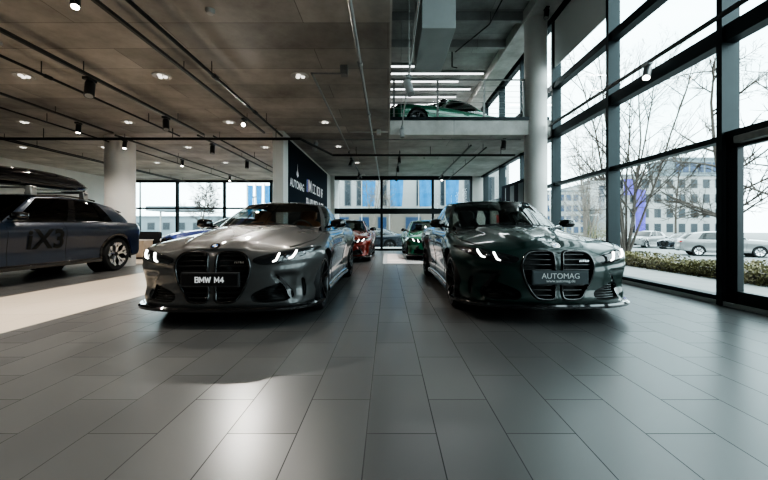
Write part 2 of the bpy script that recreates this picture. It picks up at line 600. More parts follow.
def build_car(name, cfg, body_mat, loc, rz=0.0, detail=1.0, style='m', lights_on=True, glassm='car_glass', roof_mat=None, plate=None, seat_mat='seat_black', front='m', rimstyle='m', trim='gloss_black', scale=(1, 1, 1), mirror_mat=None):
    c = cfg
    L = c['L']
    root = empty(name, loc, rz)
    root.scale = scale
    # ---- lower body
    dense = crom(c['plan'], 24)
    seg = np.linalg.norm(np.diff(dense, axis=0), axis=1)
    S = np.concatenate([[0], np.cumsum(seg)])
    tot = S[-1]
    fine, coarse = .018 / detail, .035 / detail
    nfront = int(1.5 / fine)
    nrest = int((tot - 1.5) / coarse)
    s = np.concatenate([np.linspace(0, 1.5, nfront, endpoint=False), np.linspace(1.5, tot, nrest)])
    u = np.interp(s, S, dense[:, 0])
    y = np.interp(s, S, dense[:, 1])
    e = .01
    du = np.interp(np.minimum(s + e, tot), S, dense[:, 0]) - np.interp(np.maximum(s - e, 0), S, dense[:, 0])
    dy = np.interp(np.minimum(s + e, tot), S, dense[:, 1]) - np.interp(np.maximum(s - e, 0), S, dense[:, 1])
    ln = np.hypot(du, dy)
    nu, ny = -dy / ln, du / ln
    nu[0], ny[0] = -1, 0
    nu[-1], ny[-1] = 1, 0
    zb, zs, zc = pchip(c['zb'])(u), pchip(c['zs'])(u), pchip(c['zc'])
    nw = max(10, int(30 * detail))
    w = np.linspace(0, 1, nw)
    ff, fs, frr = pchip(c['front'])(w), pchip(c['side'])(w), pchip(c['rear'])(w)
    wf, wr, ws = np.clip(-nu, 0, 1) ** 2, np.clip(nu, 0, 1) ** 2, ny ** 2
    inset = wf[:, None] * ff + wr[:, None] * frr + ws[:, None] * fs
    fl = c['flare'][0] * np.exp(-((u - c['uf']) / .40) ** 4) + c['flare'][1] * np.exp(-((u - c['ur']) / .45) ** 4)
    shape = np.exp(-((w - .62) / .35) ** 4)
    inset = inset - (fl * ws)[:, None] * shape[None, :]
    if c['bulge']:
        def sst(a, b, q):
            t = np.clip((q - a) / (b - a), 0, 1)
            return t * t * (3 - 2 * t)
        Zp = zb[:, None] + w[None, :] * (zs - zb)[:, None]
        yb_ = .54 + (.505 - Zp) / .225 * .12
        Yp = np.repeat(y[:, None], nw, 1)
        front_m = (u < .6)[:, None]
        scoop = sst(0, .022, Yp - yb_) * (1 - sst(.70, .83, Yp)) * (1 - sst(.47, .53, Zp)) * sst(.19, .25, Zp)
        brow = np.exp(-((Zp - .555 - .05 * np.clip((Yp - .35) / .5, 0, 1)) / .022) ** 2) * sst(.34, .42, Yp) * (1 - sst(.80, .90, Yp))
        inset = inset + front_m * (.045 * scoop + .010 * brow)
    U = u[:, None] - nu[:, None] * inset
    Y = np.maximum(y[:, None] - ny[:, None] * inset, 0)
    Y[0, :] = 0
    Y[-1, :] = 0
    Z = zb[:, None] + w[None, :] * (zs - zb)[:, None]
    # cap
    K = 2 * max(8, int(22 * detail))
    kk = np.linspace(-1, 1, K + 1)
    us, ys_, zsh = U[:, -1], Y[:, -1], Z[:, -1]
    order = np.argsort(us)
    def halfw(q):
        return float(np.interp(q, us[order], ys_[order]))
    zsf = pchip(c['zs'])
    def bul(uu, yy):
        if not c['bulge'] or uu > 1.5:
            return 0.0
        g = min(1, max(0, (uu - .02) / .12))
        yb = .30 + .18 * min(1, max(0, uu / 1.2))
        v = 1 / (1 + math.exp((abs(yy) - yb) / .009))
        yc = .05 + .16 * min(1, max(0, uu / 1.2))
        v2 = 1 / (1 + math.exp((abs(yy) - yc) / .02))
        return g * (.030 * v - .016 * v2)
    def cap_z(uu, yy):
        hw = max(1e-4, halfw(uu))
        k = min(1, abs(yy) / hw)
        z0 = float(zsf(uu))
        return z0 + (float(zc(uu)) - z0) * (1 - k ** 2.3) + bul(uu, yy) * (1 - k ** 8)
    n = len(u)
    V, faces = [], []
    for i in range(n):
        for j in range(nw):
            V.append((Y[i, j], U[i, j], Z[i, j]))
    off = len(V)
    for i in range(n):
        for j in range(nw):
            V.append((-Y[i, j], U[i, j], Z[i, j]))
    V0 = np.array(V)
    for sgn, o in ((1, 0), (-1, off)):
        for i in range(n - 1):
            for j in range(nw - 1):
                q = [o + i * nw + j, o + (i + 1) * nw + j, o + (i + 1) * nw + j + 1, o + i * nw + j + 1]
                faces.append(tuple(q) if sgn > 0 else tuple(q[::-1]))
    side_faces = len(faces)
    co = len(V)
    for i in range(n):
        uu = us[i]
        z0, zt = zsh[i], float(zc(uu))
        for k in kk:
            yy = k * ys_[i]
            z = z0 + (zt - z0) * (1 - abs(k) ** 2.3) + bul(uu, yy) * (1 - abs(k) ** 8)
            V.append((yy, uu, z))
    for i in range(n - 1):
        for j in range(K):
            faces.append((co + i * (K + 1) + j, co + i * (K + 1) + j + 1, co + (i + 1) * (K + 1) + j + 1, co + (i + 1) * (K + 1) + j))
    V = np.array(V)
    bvh = BVHTree.FromPolygons([Vector(p) for p in V], faces)
    car = Car()
    car.root, car.bvh, car.cap_z = root, bvh, cap_z

    def front_hit(yy, zz):
        for dz in (0, -.01, -.02, .01, -.04, .03):
            h = bvh.ray_cast(Vector((yy, -1, zz + dz)), Vector((0, 1, 0)))
            if h[0] is not None and h[0].y < L * .5:
                nn = h[1] if h[1].y < 0 else -h[1]
                return Vector((yy, h[0].y, zz)), nn
        return Vector((yy, .3, zz)), Vector((0, -1, 0))
    def rear_hit(yy, zz):
        for dz in (0, -.02, .02, -.05):
            h = bvh.ray_cast(Vector((yy, L + 1, zz + dz)), Vector((0, -1, 0)))
            if h[0] is not None and h[0].y > L * .5:
                nn = h[1] if h[1].y > 0 else -h[1]
                return Vector((yy, h[0].y, zz)), nn
        return Vector((yy, L - .1, zz)), Vector((0, 1, 0))
    def side_hit(sg, uu, zz):
        for dz in (0, -.01, -.02, -.04, .02):
            h = bvh.ray_cast(Vector((2 * sg, uu, zz + dz)), Vector((-sg, 0, 0)))
            if h[0] is not None and h[0].x * sg > .2:
                nn = h[1] if h[1].x * sg > 0 else -h[1]
                return Vector((h[0].x, uu, zz)), nn
        return Vector((.9 * sg, uu, zz)), Vector((sg, 0, 0))
    def top_hit(yy, uu):
        return Vector((yy, uu, cap_z(uu, yy))), Vector((0, 0, 1))
    car.front_hit, car.side_hit, car.top_hit, car.rear_hit = front_hit, side_hit, top_hit, rear_hit

    # ---- belt/roof contours
    def cont(d, per):
        pts, marks = [], [0]
        for key in ('WS', 'A', 'S', 'Cc', 'RW'):
            pts += d[key]
            marks.append(len(pts) - 1)
        return crom(pts, per), [m * per for m in marks]
    per = max(3, int(8 * detail))
    Bc, marks = cont(c['belt'], per)
    Rc, _ = cont(c['roof'], per)
    Bc[0, 1] = Bc[-1, 1] = Rc[0, 1] = Rc[-1, 1] = 0
    rzf, rcf = pchip(c['roofz']), pchip(c['roofc'])
    VL = np.array([0, .045, .15, .3, .45, .6, .75, .87, .94, 1.0])
    nb = len(Bc)
    G = np.zeros((nb, len(VL), 3))
    for i in range(nb):
        bu, by = Bc[i]
        ru, ry = Rc[i]
        z0 = cap_z(bu, by) - .006
        kx = ry / max(Rc[:, 1].max(), 1e-6)
        z1 = float(rzf(ru))
        if i == 0 or i == nb - 1:
            z1 = float(rcf(ru))
        for j, v in enumerate(VL):
            b = .03 * math.sin(PI * v)
            # bulge outwards
            if i == 0: d = (-1, 0)
            elif i == nb - 1: d = (1, 0)
            else:
                t = Bc[min(i + 1, nb - 1)] - Bc[max(i - 1, 0)]
                ll = math.hypot(*t)
                d = (-t[1] / ll, t[0] / ll)
            fz = min(1, max(0, (-d[0] - .35) / .5))
            bb = b * (1 - .4 * min(1, abs(d[0])))
            G[i, j] = (by + (ry - by) * v + d[1] * bb, bu + (ru - bu) * v + d[0] * bb, z0 + (z1 - z0) * v + bb * .5 * fz)
    # smooth front edge of the roof: blend centre heights over WS / RW rows
    def roofrow(i):
        ru, ry = Rc[i]
        z0 = G[i, -1, 2]
        zt = float(rcf(ru))
        return [(k * G[i, -1, 0], G[i, -1, 1], z0 + (zt - z0) * (1 - abs(k) ** 2.2)) for k in np.linspace(-1, 1, 13)]
    for i in range(marks[1] + 1):       # front roof edge follows the crown
        k = Rc[i, 1] / Rc[marks[1], 1]
        zc0, ze = float(rcf(Rc[0, 0])), float(rzf(Rc[marks[1], 0]))
        dz = zc0 + (ze - zc0) * k ** 2 - G[i, -1, 2]
        for j, v in enumerate(VL):
            G[i, j, 2] += dz * v
    for i in range(marks[4], nb):
        k = Rc[i, 1] / Rc[marks[4], 1]
        zc0, ze = float(rcf(Rc[-1, 0])), float(rzf(Rc[marks[4], 0]))
        dz = zc0 + (ze - zc0) * k ** 2 - G[i, -1, 2]
        for j, v in enumerate(VL):
            G[i, j, 2] += dz * v
    car.G, car.marks = G, marks

    def gsub(i0, i1, j0, j1, mb, both=True, sgns=(1, -1), off=0.0, mi=0):
        for sg in sgns:
            P = [[(G[i, j, 0] * sg, G[i, j, 1], G[i, j, 2]) for j in range(j0, j1 + 1)] for i in range(i0, i1 + 1)]
            mb.grid(P if sg < 0 else [r[::-1] for r in P], mi)

    nv = len(VL) - 1
    # ---- body assembly: remove the cabin hole, arches, front openings
    belt_poly = [(b[1] * .955, b[0]) for b in Bc] + [(-b[1] * .955, b[0]) for b in Bc[::-1]]
    keep = []
    holes = []
    if front == 'm':
        for sg in (1, -1):
            for nm, P in (('kidney', KIDNEY), ('intake', INTAKE), ('slit', SLIT)):
                poly = resample(chaikin(P, 2), 64)
                if sg < 0:
                    poly = mirx(poly)
                holes.append((nm, sg, poly))
    elif front == 'suv':
        for sg in (1, -1):
            poly = resample(chaikin([(.10, .50), (.10, .82), (.16, .85), (.30, .84), (.34, .78), (.30, .52), (.24, .47), (.14, .47)], 2), 40)
            holes.append(('kidney', sg, poly if sg > 0 else mirx(poly)))
        holes.append(('intake', 1, resample(chaikin([(-.55, .30), (-.5, .42), (.5, .42), (.55, .30), (.45, .27), (-.45, .27)], 2), 40)))
    inside_sets = []
    for nm, sg, poly in holes:
        x0, x1 = min(p[0] for p in poly), max(p[0] for p in poly)
        z0, z1 = min(p[1] for p in poly), max(p[1] for p in poly)
        cand = np.where((V[:, 0] >= x0) & (V[:, 0] <= x1) & (V[:, 2] >= z0) & (V[:, 2] <= z1) & (V[:, 1] < 1.0) & (np.arange(len(V)) < co))[0]
        inside_sets.append((set(int(i) for i in cand if inside(poly, V[i, 0], V[i, 2])), poly))
    arch_in = set()
    for uc in (c['uf'], c['ur']):
        d2 = (V[:, 1] - uc) ** 2 + (V[:, 2] - c['zw']) ** 2
        for i in np.where((d2 < c['Rarch'] ** 2) & (np.abs(V[:, 0]) > .55) & (np.arange(len(V)) < co))[0]:
            arch_in.add(int(i))
    for fi, f in enumerate(faces):
        if fi >= side_faces:
            cx = sum(V[i, 0] for i in f) / 4
            cy = sum(V[i, 1] for i in f) / 4
            if inside(belt_poly, cx, cy):
                continue
            keep.append(f)
            continue
        if all(i in arch_in for i in f):
            continue
        if any(all(i in st for i in f) for st, _ in inside_sets):
            continue
        keep.append(f)
    V2 = V.copy()
    for i in arch_in:
        for uc in (c['uf'], c['ur']):
            a, b = V[i, 1] - uc, V[i, 2] - c['zw']
            r = math.hypot(a, b)
            if r < c['Rarch'] and r > 1e-6:
                V2[i, 1] = uc + a / r * c['Rarch']
                V2[i, 2] = c['zw'] + b / r * c['Rarch']
    used = set(i for f in keep for i in f)
    for st, poly in inside_sets:
        for i in st & used:
            q = nearest_on(poly, V[i, 0], V[i, 2])
            p, _ = front_hit(*q)
            V2[i] = p
    body = MB()
    body.add(V2, keep)
    # pillars, roof
    rm = 1 if roof_mat else 0
    gsub(marks[1], marks[2], 0, nv, body)
    gsub(marks[2], marks[3], nv - 1, nv, body, mi=rm)
    gsub(marks[3], marks[4], 0, nv, body)
    body.grid([roofrow(i)[::-1] for i in range(nb)], rm)
    # rim of wheel arch flange
    for uc in (c['uf'], c['ur']):
        for sg in (1, -1):
            rows = []
            for a in np.linspace(-.25, PI + .25, 40):
                uu, zz = uc + c['Rarch'] * math.cos(a), c['zw'] + c['Rarch'] * math.sin(a)
                p, _ = side_hit(sg, uu, max(zz, .2))
                rows.append([(p.x, uu, zz), (p.x - sg * .06, uu, zz)])
            body.grid(rows)
    clean = MB()
    ok = [f for f in body.f]
    bo = body.build('body', [body_mat, roof_mat or body_mat], root, smooth=38, weld=.0012, recalc=False)
    car.body = bo
    # ---- wheel wells, underbody and cabin tub
    uw = MB()
    for uc in (c['uf'], c['ur']):
        for sg in (1, -1):
            rows = []
            for a in np.linspace(-.3, PI + .3, 24):
                uu, zz = uc + (c['Rarch'] + .01) * math.cos(a), c['zw'] + (c['Rarch'] + .01) * math.sin(a)
                rows.append([(sg * (c['half'] - .075), uu, zz), (sg * .55, uu, zz)])
            uw.grid(rows)
            uw.lathe([(c['Rarch'] + .01, sg * .55), (.02, sg * .55)], 24, 'x', (0, uc, c['zw']), cap=False)
    rows = []
    for i in range(0, n, 4):
        rows.append([(k * max(0, Y[i, 0] - .012), U[i, 0], Z[i, 0] + .02) for k in np.linspace(-1, 1, 9)])
    uw.grid(rows)
    uw.build('underbody', M['black_plastic'], root, smooth=40)
    tub = MB()
    zf = .42 if style != 'suv' else .55
    zt = cap_z(2.4, .6) - .03
    tub.box(-.70, .70, 1.35, 4.0, zf, zf + .04)
    for sg in (-1, 1):
        tub.box(sg * .72 - .03, sg * .72 + .03, 1.5, 4.0, zf, zt)
    tub.box(-.70, .70, 4.0, 4.04, zf, zt)
    # dashboard
    dz = cap_z(1.5, .3) - .03
    tub.grid([[(x, 1.40, dz - .12), (x, 1.46, dz - .02), (x, 1.62, dz + .0), (x, 1.78, dz - .04), (x, 1.80, dz - .22), (x, 1.70, dz - .40)] for x in np.linspace(-.72, .72, 9)])
    tub.build('cabin_lining', M['cabin_dark'], root, smooth=40)
    if detail > .45:
        for (su, sy) in c['seats']:
            sb = MB()
            z0 = zf + .12
            def slab(rows_, mb):
                mb.grid(rows_, closed_u=False)
            def pad(cx, prof, hw, mb):
                # prof: list of (u,z,halfwidth,thick) centre line up the back
                ring = []
                for (pu, pz, hh, th) in prof:
                    ring.append([(cx + hh * math.copysign(abs(math.cos(a)) ** .5, math.cos(a)), pu + th * math.copysign(abs(math.sin(a)) ** .6, math.sin(a)), pz) for a in np.linspace(0, 2 * PI, 17)])
                mb.grid(ring)
                mb.add(ring[-1][:-1], [tuple(range(16))])
            pad(sy, [(su + .20, z0, .24, .10), (su + .26, z0 + .2, .25, .09), (su + .32, z0 + .42, .24, .075), (su + .36, z0 + .51, .17, .06), (su + .375, z0 + .54, .10, .05), (su + .38, z0 + .57, .135, .05), (su + .39, z0 + .66, .13, .045), (su + .395, z0 + .69, .08, .03)], .25, sb)
            sb.box(sy - .25, sy + .25, su - .35, su + .22, z0 - .12, z0 + .04)
            sb.build('seat', M[seat_mat], root, smooth=45)
        rb = MB()
        rb.box(-.62, .62, 3.1, 3.25, zf + .1, zt + .08)
        rb.box(-.62, .62, 2.75, 3.2, zf + .1, zf + .28)
        rb.build('rear_bench', M[seat_mat], root, bevel=.03, smooth=40)
        st = MB()
        cx = -.37 if True else .37
        cx = .37
        pts = [(cx + .18 * math.cos(a), 1.87 + .05 * math.sin(a), dz + .0 + .17 * math.sin(a) - .08) for a in np.linspace(0, 2 * PI, 24, endpoint=False)]
        st.tube(pts, .014, 6, closed=True)
        st.bar((cx - .17, 1.86, dz - .08), (cx + .17, 1.86, dz - .08), .03, .04)
        st.bar((cx, 1.86, dz - .08), (cx, 1.74, dz - .12), .06, .05)
        st.build('steering_wheel', M['cabin_dark'], root, smooth=45)
    # ---- glazing
    gm = M[glassm]
    mb = MB(); gsub(0, marks[1], 0, nv, mb)
    ws_o = mb.build('windshield', gm, root, smooth=60, weld=.001, recalc=False)
    mb = MB(); gsub(marks[4], nb - 1, 0, nv, mb)
    mb.build('rear_window', gm, root, smooth=60, weld=.001, recalc=False)
    sN = marks[3] - marks[2]
    p0 = marks[2] + int(sN * c['pillar'][0])
    p1 = max(p0 + 1, marks[2] + int(sN * c['pillar'][1]))
    for sg in (1, -1):
        mb = MB(); gsub(marks[2], p0, 1, nv - 1, mb, sgns=(sg,))
        mb.build('side_window', gm, root, smooth=60, recalc=False)
        mb = MB(); gsub(p1, marks[3], 1, nv - 1, mb, sgns=(sg,))
        mb.build('side_window', gm, root, smooth=60, recalc=False)
        mb = MB()
        gsub(marks[2], marks[3], 0, 1, mb, sgns=(sg,))
        gsub(p0, p1, 1, nv - 1, mb, sgns=(sg,))
        if style == 'suv':
            q0 = marks[2] + int(sN * .80)
            gsub(q0, q0 + 1, 1, nv - 1, mb, sgns=(sg,))
        for j in (1, nv - 1):
            mb.tube([(G[i, j, 0] * sg * 1.003, G[i, j, 1], G[i, j, 2]) for i in range(marks[2], marks[3] + 1)], .008, 5)
        mb.build('window_trim', M['gloss_black'], root, smooth=40, recalc=False)
    mb = MB()
    for sg in (1, -1):
        mb.tube([(G[i, 0, 0] * sg, G[i, 0, 1] - .012, G[i, 0, 2] + .004) for i in range(0, marks[1] + 1)], .02, 6, flat=.6)
    mb.build('cowl', M['black_plastic'], root, smooth=40)
    if detail > .7:
        for (xa, ua, xb, ub) in ((-.50, 1.36, .02, 1.315), (.08, 1.31, .56, 1.40)):
            mb = MB()
            pa = Vector((xa, ua, cap_z(ua, xa) + .03)); pb = Vector((xb, ub, cap_z(ub, xb) + .035))
            mb.bar(pa, pb, .018, .016)
            mb.build('wiper', M['black_plastic'], root)
    # ---- mirrors
    mu, mz = c['mirror']
    for sg in (1, -1):
        mb = MB()
        ring = []
        for k, (ox, sc) in enumerate(((.0, .25), (.02, .75), (.08, .98), (.14, 1.0), (.18, .88), (.205, .55), (.21, .1))):
            ring.append([(sg * (.84 + ox), mu + .075 * sc * math.copysign(abs(math.cos(a)) ** .7, math.cos(a)) + .02 * k * .2 - (.03 if math.cos(a) < 0 else 0) * sc,
                          mz + .065 + .062 * sc * math.copysign(abs(math.sin(a)) ** .7, math.sin(a)) - .01 * (1 - sc)) for a in np.linspace(0, 2 * PI, 17)])
        mb.grid(ring)
        mb.bar((sg * .76, mu, mz + .0), (sg * .87, mu, mz + .03), .07, .028)
        mo = mb.build('mirror', mirror_mat or M['gloss_black'], root, smooth=50, weld=.0005)
        g = MB()
        g.prism([(sg * .865, mz + .02), (sg * 1.02, mz + .015), (sg * 1.03, mz + .11), (sg * .88, mz + .115)], 'y', mu + .068, mu + .074)
        g.build('mirror_glass', M['mirror_glass'], mo)
    # ---- seams and handles
    du_front = 1.55 if style != 'suv' else 1.42
    doors = [(1.50, 2.85)] if style == 'coupe' else [(1.45, 2.50), (2.50, 3.50)]
    for sg in (1, -1):
        sm = MB()
        for (d0, d1) in doors:
            for uu in (d0, d1):
                zt_ = float(zsf(uu)) - .01
                sm.tube([side_hit(sg, uu + .02 * math.sin(3 * q), q)[0] for q in np.linspace(.26, zt_, 12)], .004, 4)
            sm.tube([side_hit(sg, q, .26)[0] for q in np.linspace(d0, d1, 12)], .004, 4)
        # bonnet shut line
        pts = []
        for q in np.linspace(.22 if front == 'm' else .3, 1.28, 18):
            yy = halfw(q) * .93
            pts.append((sg * yy, q, cap_z(q, yy) + .0015))
        sm.tube(pts, .004, 4)
        sm.build('panel_seam', M['seam'], root)
    for sg in (1, -1):
        for (d0, d1) in doors:
            hd = MB()
            pz = float(zsf(d1)) - .115
            pts = [side_hit(sg, q, pz)[0] + Vector((sg * (.012 if 0 < k < 3 else -.004), 0, 0)) for k, q in enumerate((d1 - .30, d1 - .275, d1 - .12, d1 - .09))]
            hd.tube(pts, .013, 6)
            hd.build('door_handle', body_mat, root, smooth=50)
    # ---- skirts and lower lip
    for sg in (1, -1):
        sk = MB()
        rows = []
        for q in np.linspace(c['uf'] + c['Rarch'] + .02, c['ur'] - c['Rarch'] - .02, 24):
            z0 = float(pchip(c['zb'])(q))
            p, _ = side_hit(sg, q, z0 + .05)
            x = p.x + sg * .012
            rows.append([(x - sg * .05, q, z0 + .085), (x, q, z0 + .055), (x + sg * .016, q, z0 + .01), (x + sg * .01, q, z0 - .025), (x - sg * .12, q, z0 - .03)])
        sk.grid(rows)
        sk.build('side_skirt', M[trim], root, smooth=40)
    lip = MB()
    rows = []
    last = int(np.searchsorted(s, 1.22))
    for i in list(range(last, -1, -3)) + list(range(0, last + 1, 3)):
        pass
    seq = [(-1, i) for i in range(last, 0, -3)] + [(1, i) for i in range(0, last + 1, 3)]
    for sg, i in seq:
        a = min(1.0, s[i] / 1.15)
        zz = float(zb[i])
        ext = .030 + .010 * (a ** 6)
        x, q = y[i], u[i]
        def P(o, z):
            return (sg * max(0, x + ny[i] * o), q + nu[i] * o, z)
        rows.append([P(-.05, zz + .03), P(ext - .015, zz + .028), P(ext, zz + .012), P(ext - .004, zz - .012), P(-.10, zz - .02)])
    lip.grid(rows)
    lip.build('front_splitter' if front == 'm' else 'front_bumper_lip', M[trim], root, smooth=40)
    # ---- front face
    def patch(poly, hit, offv, rings, mb, mi=0, dome=0.0):
        cx = sum(p[0] for p in poly) / len(poly)
        cz = sum(p[1] for p in poly) / len(poly)
        R_ = []
        for r in range(rings + 1):
            f = max(.02, r / rings)
            row = []
            for p in poly:
                q, nn = hit(cx + (p[0] - cx) * f, cz + (p[1] - cz) * f)
                row.append(q + nn * (offv + dome * (1 - f * f)))
            R_.append(row + [row[0]])
        mb.grid(R_, mi)
        mb.add(R_[0][:-1], [tuple(range(len(poly)))], mi)
    car.patch = patch
    for nm, sg, poly in holes:
        mb = MB()
        rows = []
        cx = sum(p[0] for p in poly) / len(poly); cz = sum(p[1] for p in poly) / len(poly)
        depth = .075 if nm != 'slit' else .04
        for f_, dep in ((1.004, 0), (.97, depth * .6), (.93, depth), (.6, depth), (.2, depth)):
            row = []
            for p in poly:
                q, _ = front_hit(p[0], p[1])
                if f_ > .9:
                    row.append(Vector((cx + (p[0] - cx) * f_, q.y + dep, cz + (p[1] - cz) * f_)))
                else:
                    row.append(Vector((cx + (p[0] - cx) * f_, front_hit(cx + (p[0] - cx) * .9, cz + (p[1] - cz) * .9)[0].y + dep, cz + (p[1] - cz) * f_)))
            rows.append(row + [row[0]])
        mb.grid(rows)
        mb.add(rows[-1][:-1], [tuple(range(len(poly)))])
        gname = {'kidney': 'kidney_grille', 'intake': 'air_intake', 'slit': 'air_curtain'}[nm]
        go = mb.build(gname, M['grille_black'], root, smooth=50)
        if nm == 'kidney':
            rim = MB()
            rim.tube([front_hit(*p)[0] + Vector((0, -.004, 0)) for p in poly], .014, 8, closed=True)
            rim.build('grille_surround', M['gloss_black'], go, smooth=60)
            sl = MB()
            z0, z1 = min(p[1] for p in poly), max(p[1] for p in poly)
            nsl = 9 if front == 'm' else 12
            for k in range(nsl):
                zz = z0 + (z1 - z0) * (k + .7) / (nsl + .4)
                xs = [x for x in np.linspace(min(p[0] for p in poly), max(p[0] for p in poly), 60) if inside(poly, x, zz)]
                if len(xs) < 2:
                    continue
                pts = [front_hit(x, zz)[0] + Vector((0, .022, 0)) for x in np.linspace(xs[0], xs[-1], 8)]
                sl.tube(pts, .0085, 6)
            sl.build('grille_slats', M['slat'], go, smooth=60)
        elif nm == 'intake' and front == 'm':
            ms = MB()
            zz0 = .25
            for k in range(7):
                zz = .25 + k * .024
                xs = [x for x in np.linspace(min(p[0] for p in poly), max(p[0] for p in poly), 60) if inside(poly, x, zz)]
                if len(xs) < 3:
                    continue
                ms.tube([front_hit(x, zz)[0] + Vector((0, .045, 0)) for x in np.linspace(xs[0], xs[-1], 6)], .004, 4)
            ms.build('intake_mesh', M['slat'], go)
    if front == 'm':
        for sg in (1, -1):
            poly = resample(chaikin([(.548, .497), (.590, .492), (.655, .40), (.715, .31), (.715, .255), (.672, .262), (.640, .36)], 1), 28)
            mb = MB()
            patch(poly if sg > 0 else mirx(poly), front_hit, .004, 4, mb)
            mb.build('intake_blade', M['gloss_black'], root, smooth=60)
    # headlamps
    if front == 'm':
        lampP, leds = LAMP, [[(.598, .698), (.588, .668), (.574, .634), (.545, .622)], [(.738, .718), (.728, .690), (.710, .660), (.680, .647)]]
    else:
        lampP = [(.50, .80), (.48, .85), (.62, .885), (.86, .91), (.885, .88), (.80, .80), (.66, .77)]
        leds = [[(.60, .87), (.58, .80)], [(.74, .885), (.72, .81)]]
    for sg in (1, -1):
        poly = resample(chaikin(lampP, 2), 48)
        if sg < 0:
            poly = mirx(poly)
        mb = MB()
        patch(poly, front_hit, .004, 8, mb, dome=.004)
        lo = mb.build('headlight', M['lamp_glass'], root, smooth=60)
        for ld in leds:
            e_ = MB()
            pts = [front_hit(p[0] * sg, p[1]) for p in ld]
            P3 = [q + nn * .012 for q, nn in pts]
            e_.tube(P3, [.0095] * (len(P3) - 1) + [.006], 8)
            e_.build('light_signature', M['led_on'] if lights_on else M['led_off'], lo, smooth=60)
        # housing details: dark projector pods
        for cxp, czp in (((.66, .672), (.80, .705)) if front == 'm' else ((.67, .84), (.80, .86))):
            pod = MB()
            q, nn = front_hit(cxp * sg, czp)
            pod.tube([q + nn * .004, q + nn * .010], [.026, .020], 14)
            pod.build('projector', M['chrome_dark'], lo, smooth=50)
        # rear lamp
        mb = MB()
        zr = float(zsf(L - .1)) - .11
        poly = resample(chaikin([(.33, zr - .03), (.33, zr + .04), (.70, zr + .055), (.86, zr + .04), (.87, zr - .03), (.7, zr - .05)], 2), 32)
        if sg < 0:
            poly = mirx(poly)
        patch(poly, rear_hit, .006, 5, mb)
        mb.build('taillight', M['taillight'], root, smooth=60)
    # rear diffuser
    mb = MB()
    poly = resample([(-.62, .29), (-.55, .40), (.55, .40), (.62, .29)], 24)
    patch(poly, rear_hit, .006, 3, mb)
    mb.build('rear_diffuser', M['black_plastic'], root)
    # emblem on the nose
    ue = .075 if front == 'm' else .07
    ze = cap_z(ue, 0)
    nrm = Vector((0, -(cap_z(ue + .03, 0) - cap_z(ue - .03, 0)) / .06, 1)).normalized()
    eb = MB()
    Q = nrm.to_track_quat('Z', 'Y').to_matrix()
    def ring2(r0, r1, h, a0, a1, mi, nseg=20):
        vs = []
        for a in np.linspace(a0, a1, nseg):
            for r in (r0, r1):
                vs.append(Vector((0, ue, ze)) + Q @ Vector((r * math.cos(a), r * math.sin(a), h)))
        fs = [(2 * k, 2 * k + 1, 2 * k + 3, 2 * k + 2) for k in range(nseg - 1)]
        eb.add(vs, fs, mi)
    ring2(.0, .044, .004, 0, 2 * PI, 0, 28)
    ring2(.0405, .044, .006, 0, 2 * PI, 1, 28)
    ring2(.0, .026, .006, 0, PI / 2, 2, 8); ring2(.0, .026, .006, PI, 1.5 * PI, 2, 8)
    ring2(.0, .026, .006, PI / 2, PI, 3, 8); ring2(.0, .026, .006, 1.5 * PI, 2 * PI, 3, 8)
    ring2(.026, .029, .007, 0, 2 * PI, 1, 28)
    eb.build('emblem', [M['gloss_black'], M['chrome'], M['emblem_blue'], M['emblem_white']], root, recalc=False)
    # plate
    if plate:
        pb = MB()
        zp = .465 if front == 'm' else .42
        yp = -.022 if front == 'm' else -.02
        pb.box(-.272, .272, yp - .012, yp + .02, zp - .066, zp + .066)
        po = pb.build('license_plate', M[plate.get('frame', 'gloss_black')], root, bevel=.004)
        pf = MB(); pf.box(-.258, .258, yp - .0165, yp - .011, zp - .053, zp + .053)
        pf.build('plate_face', M[plate['mat']], po)
        for (s_, size, dz_, bold, mt) in plate['lines']:
            if bold == 'strokes':
                stroke_text('lettering', s_, size, M[mt], po, (0, yp - .0195, zp + dz_))
            else:
                text('lettering', s_, size, M[mt], po, (0, yp - .018, zp + dz_), bold=bold)
    # wheels
    x = c['half'] - .028 - c['tw'] / 2
    for uc in (c['uf'], c['ur']):
        for sg in (1, -1):
            xx = x + (.012 if uc == c['ur'] else 0)
            add_wheel(root, (rimstyle, c['R'], c['tw']), c['R'], c['tw'], rimstyle, sg * xx, uc, c['R'] - .001, sg)
    return car
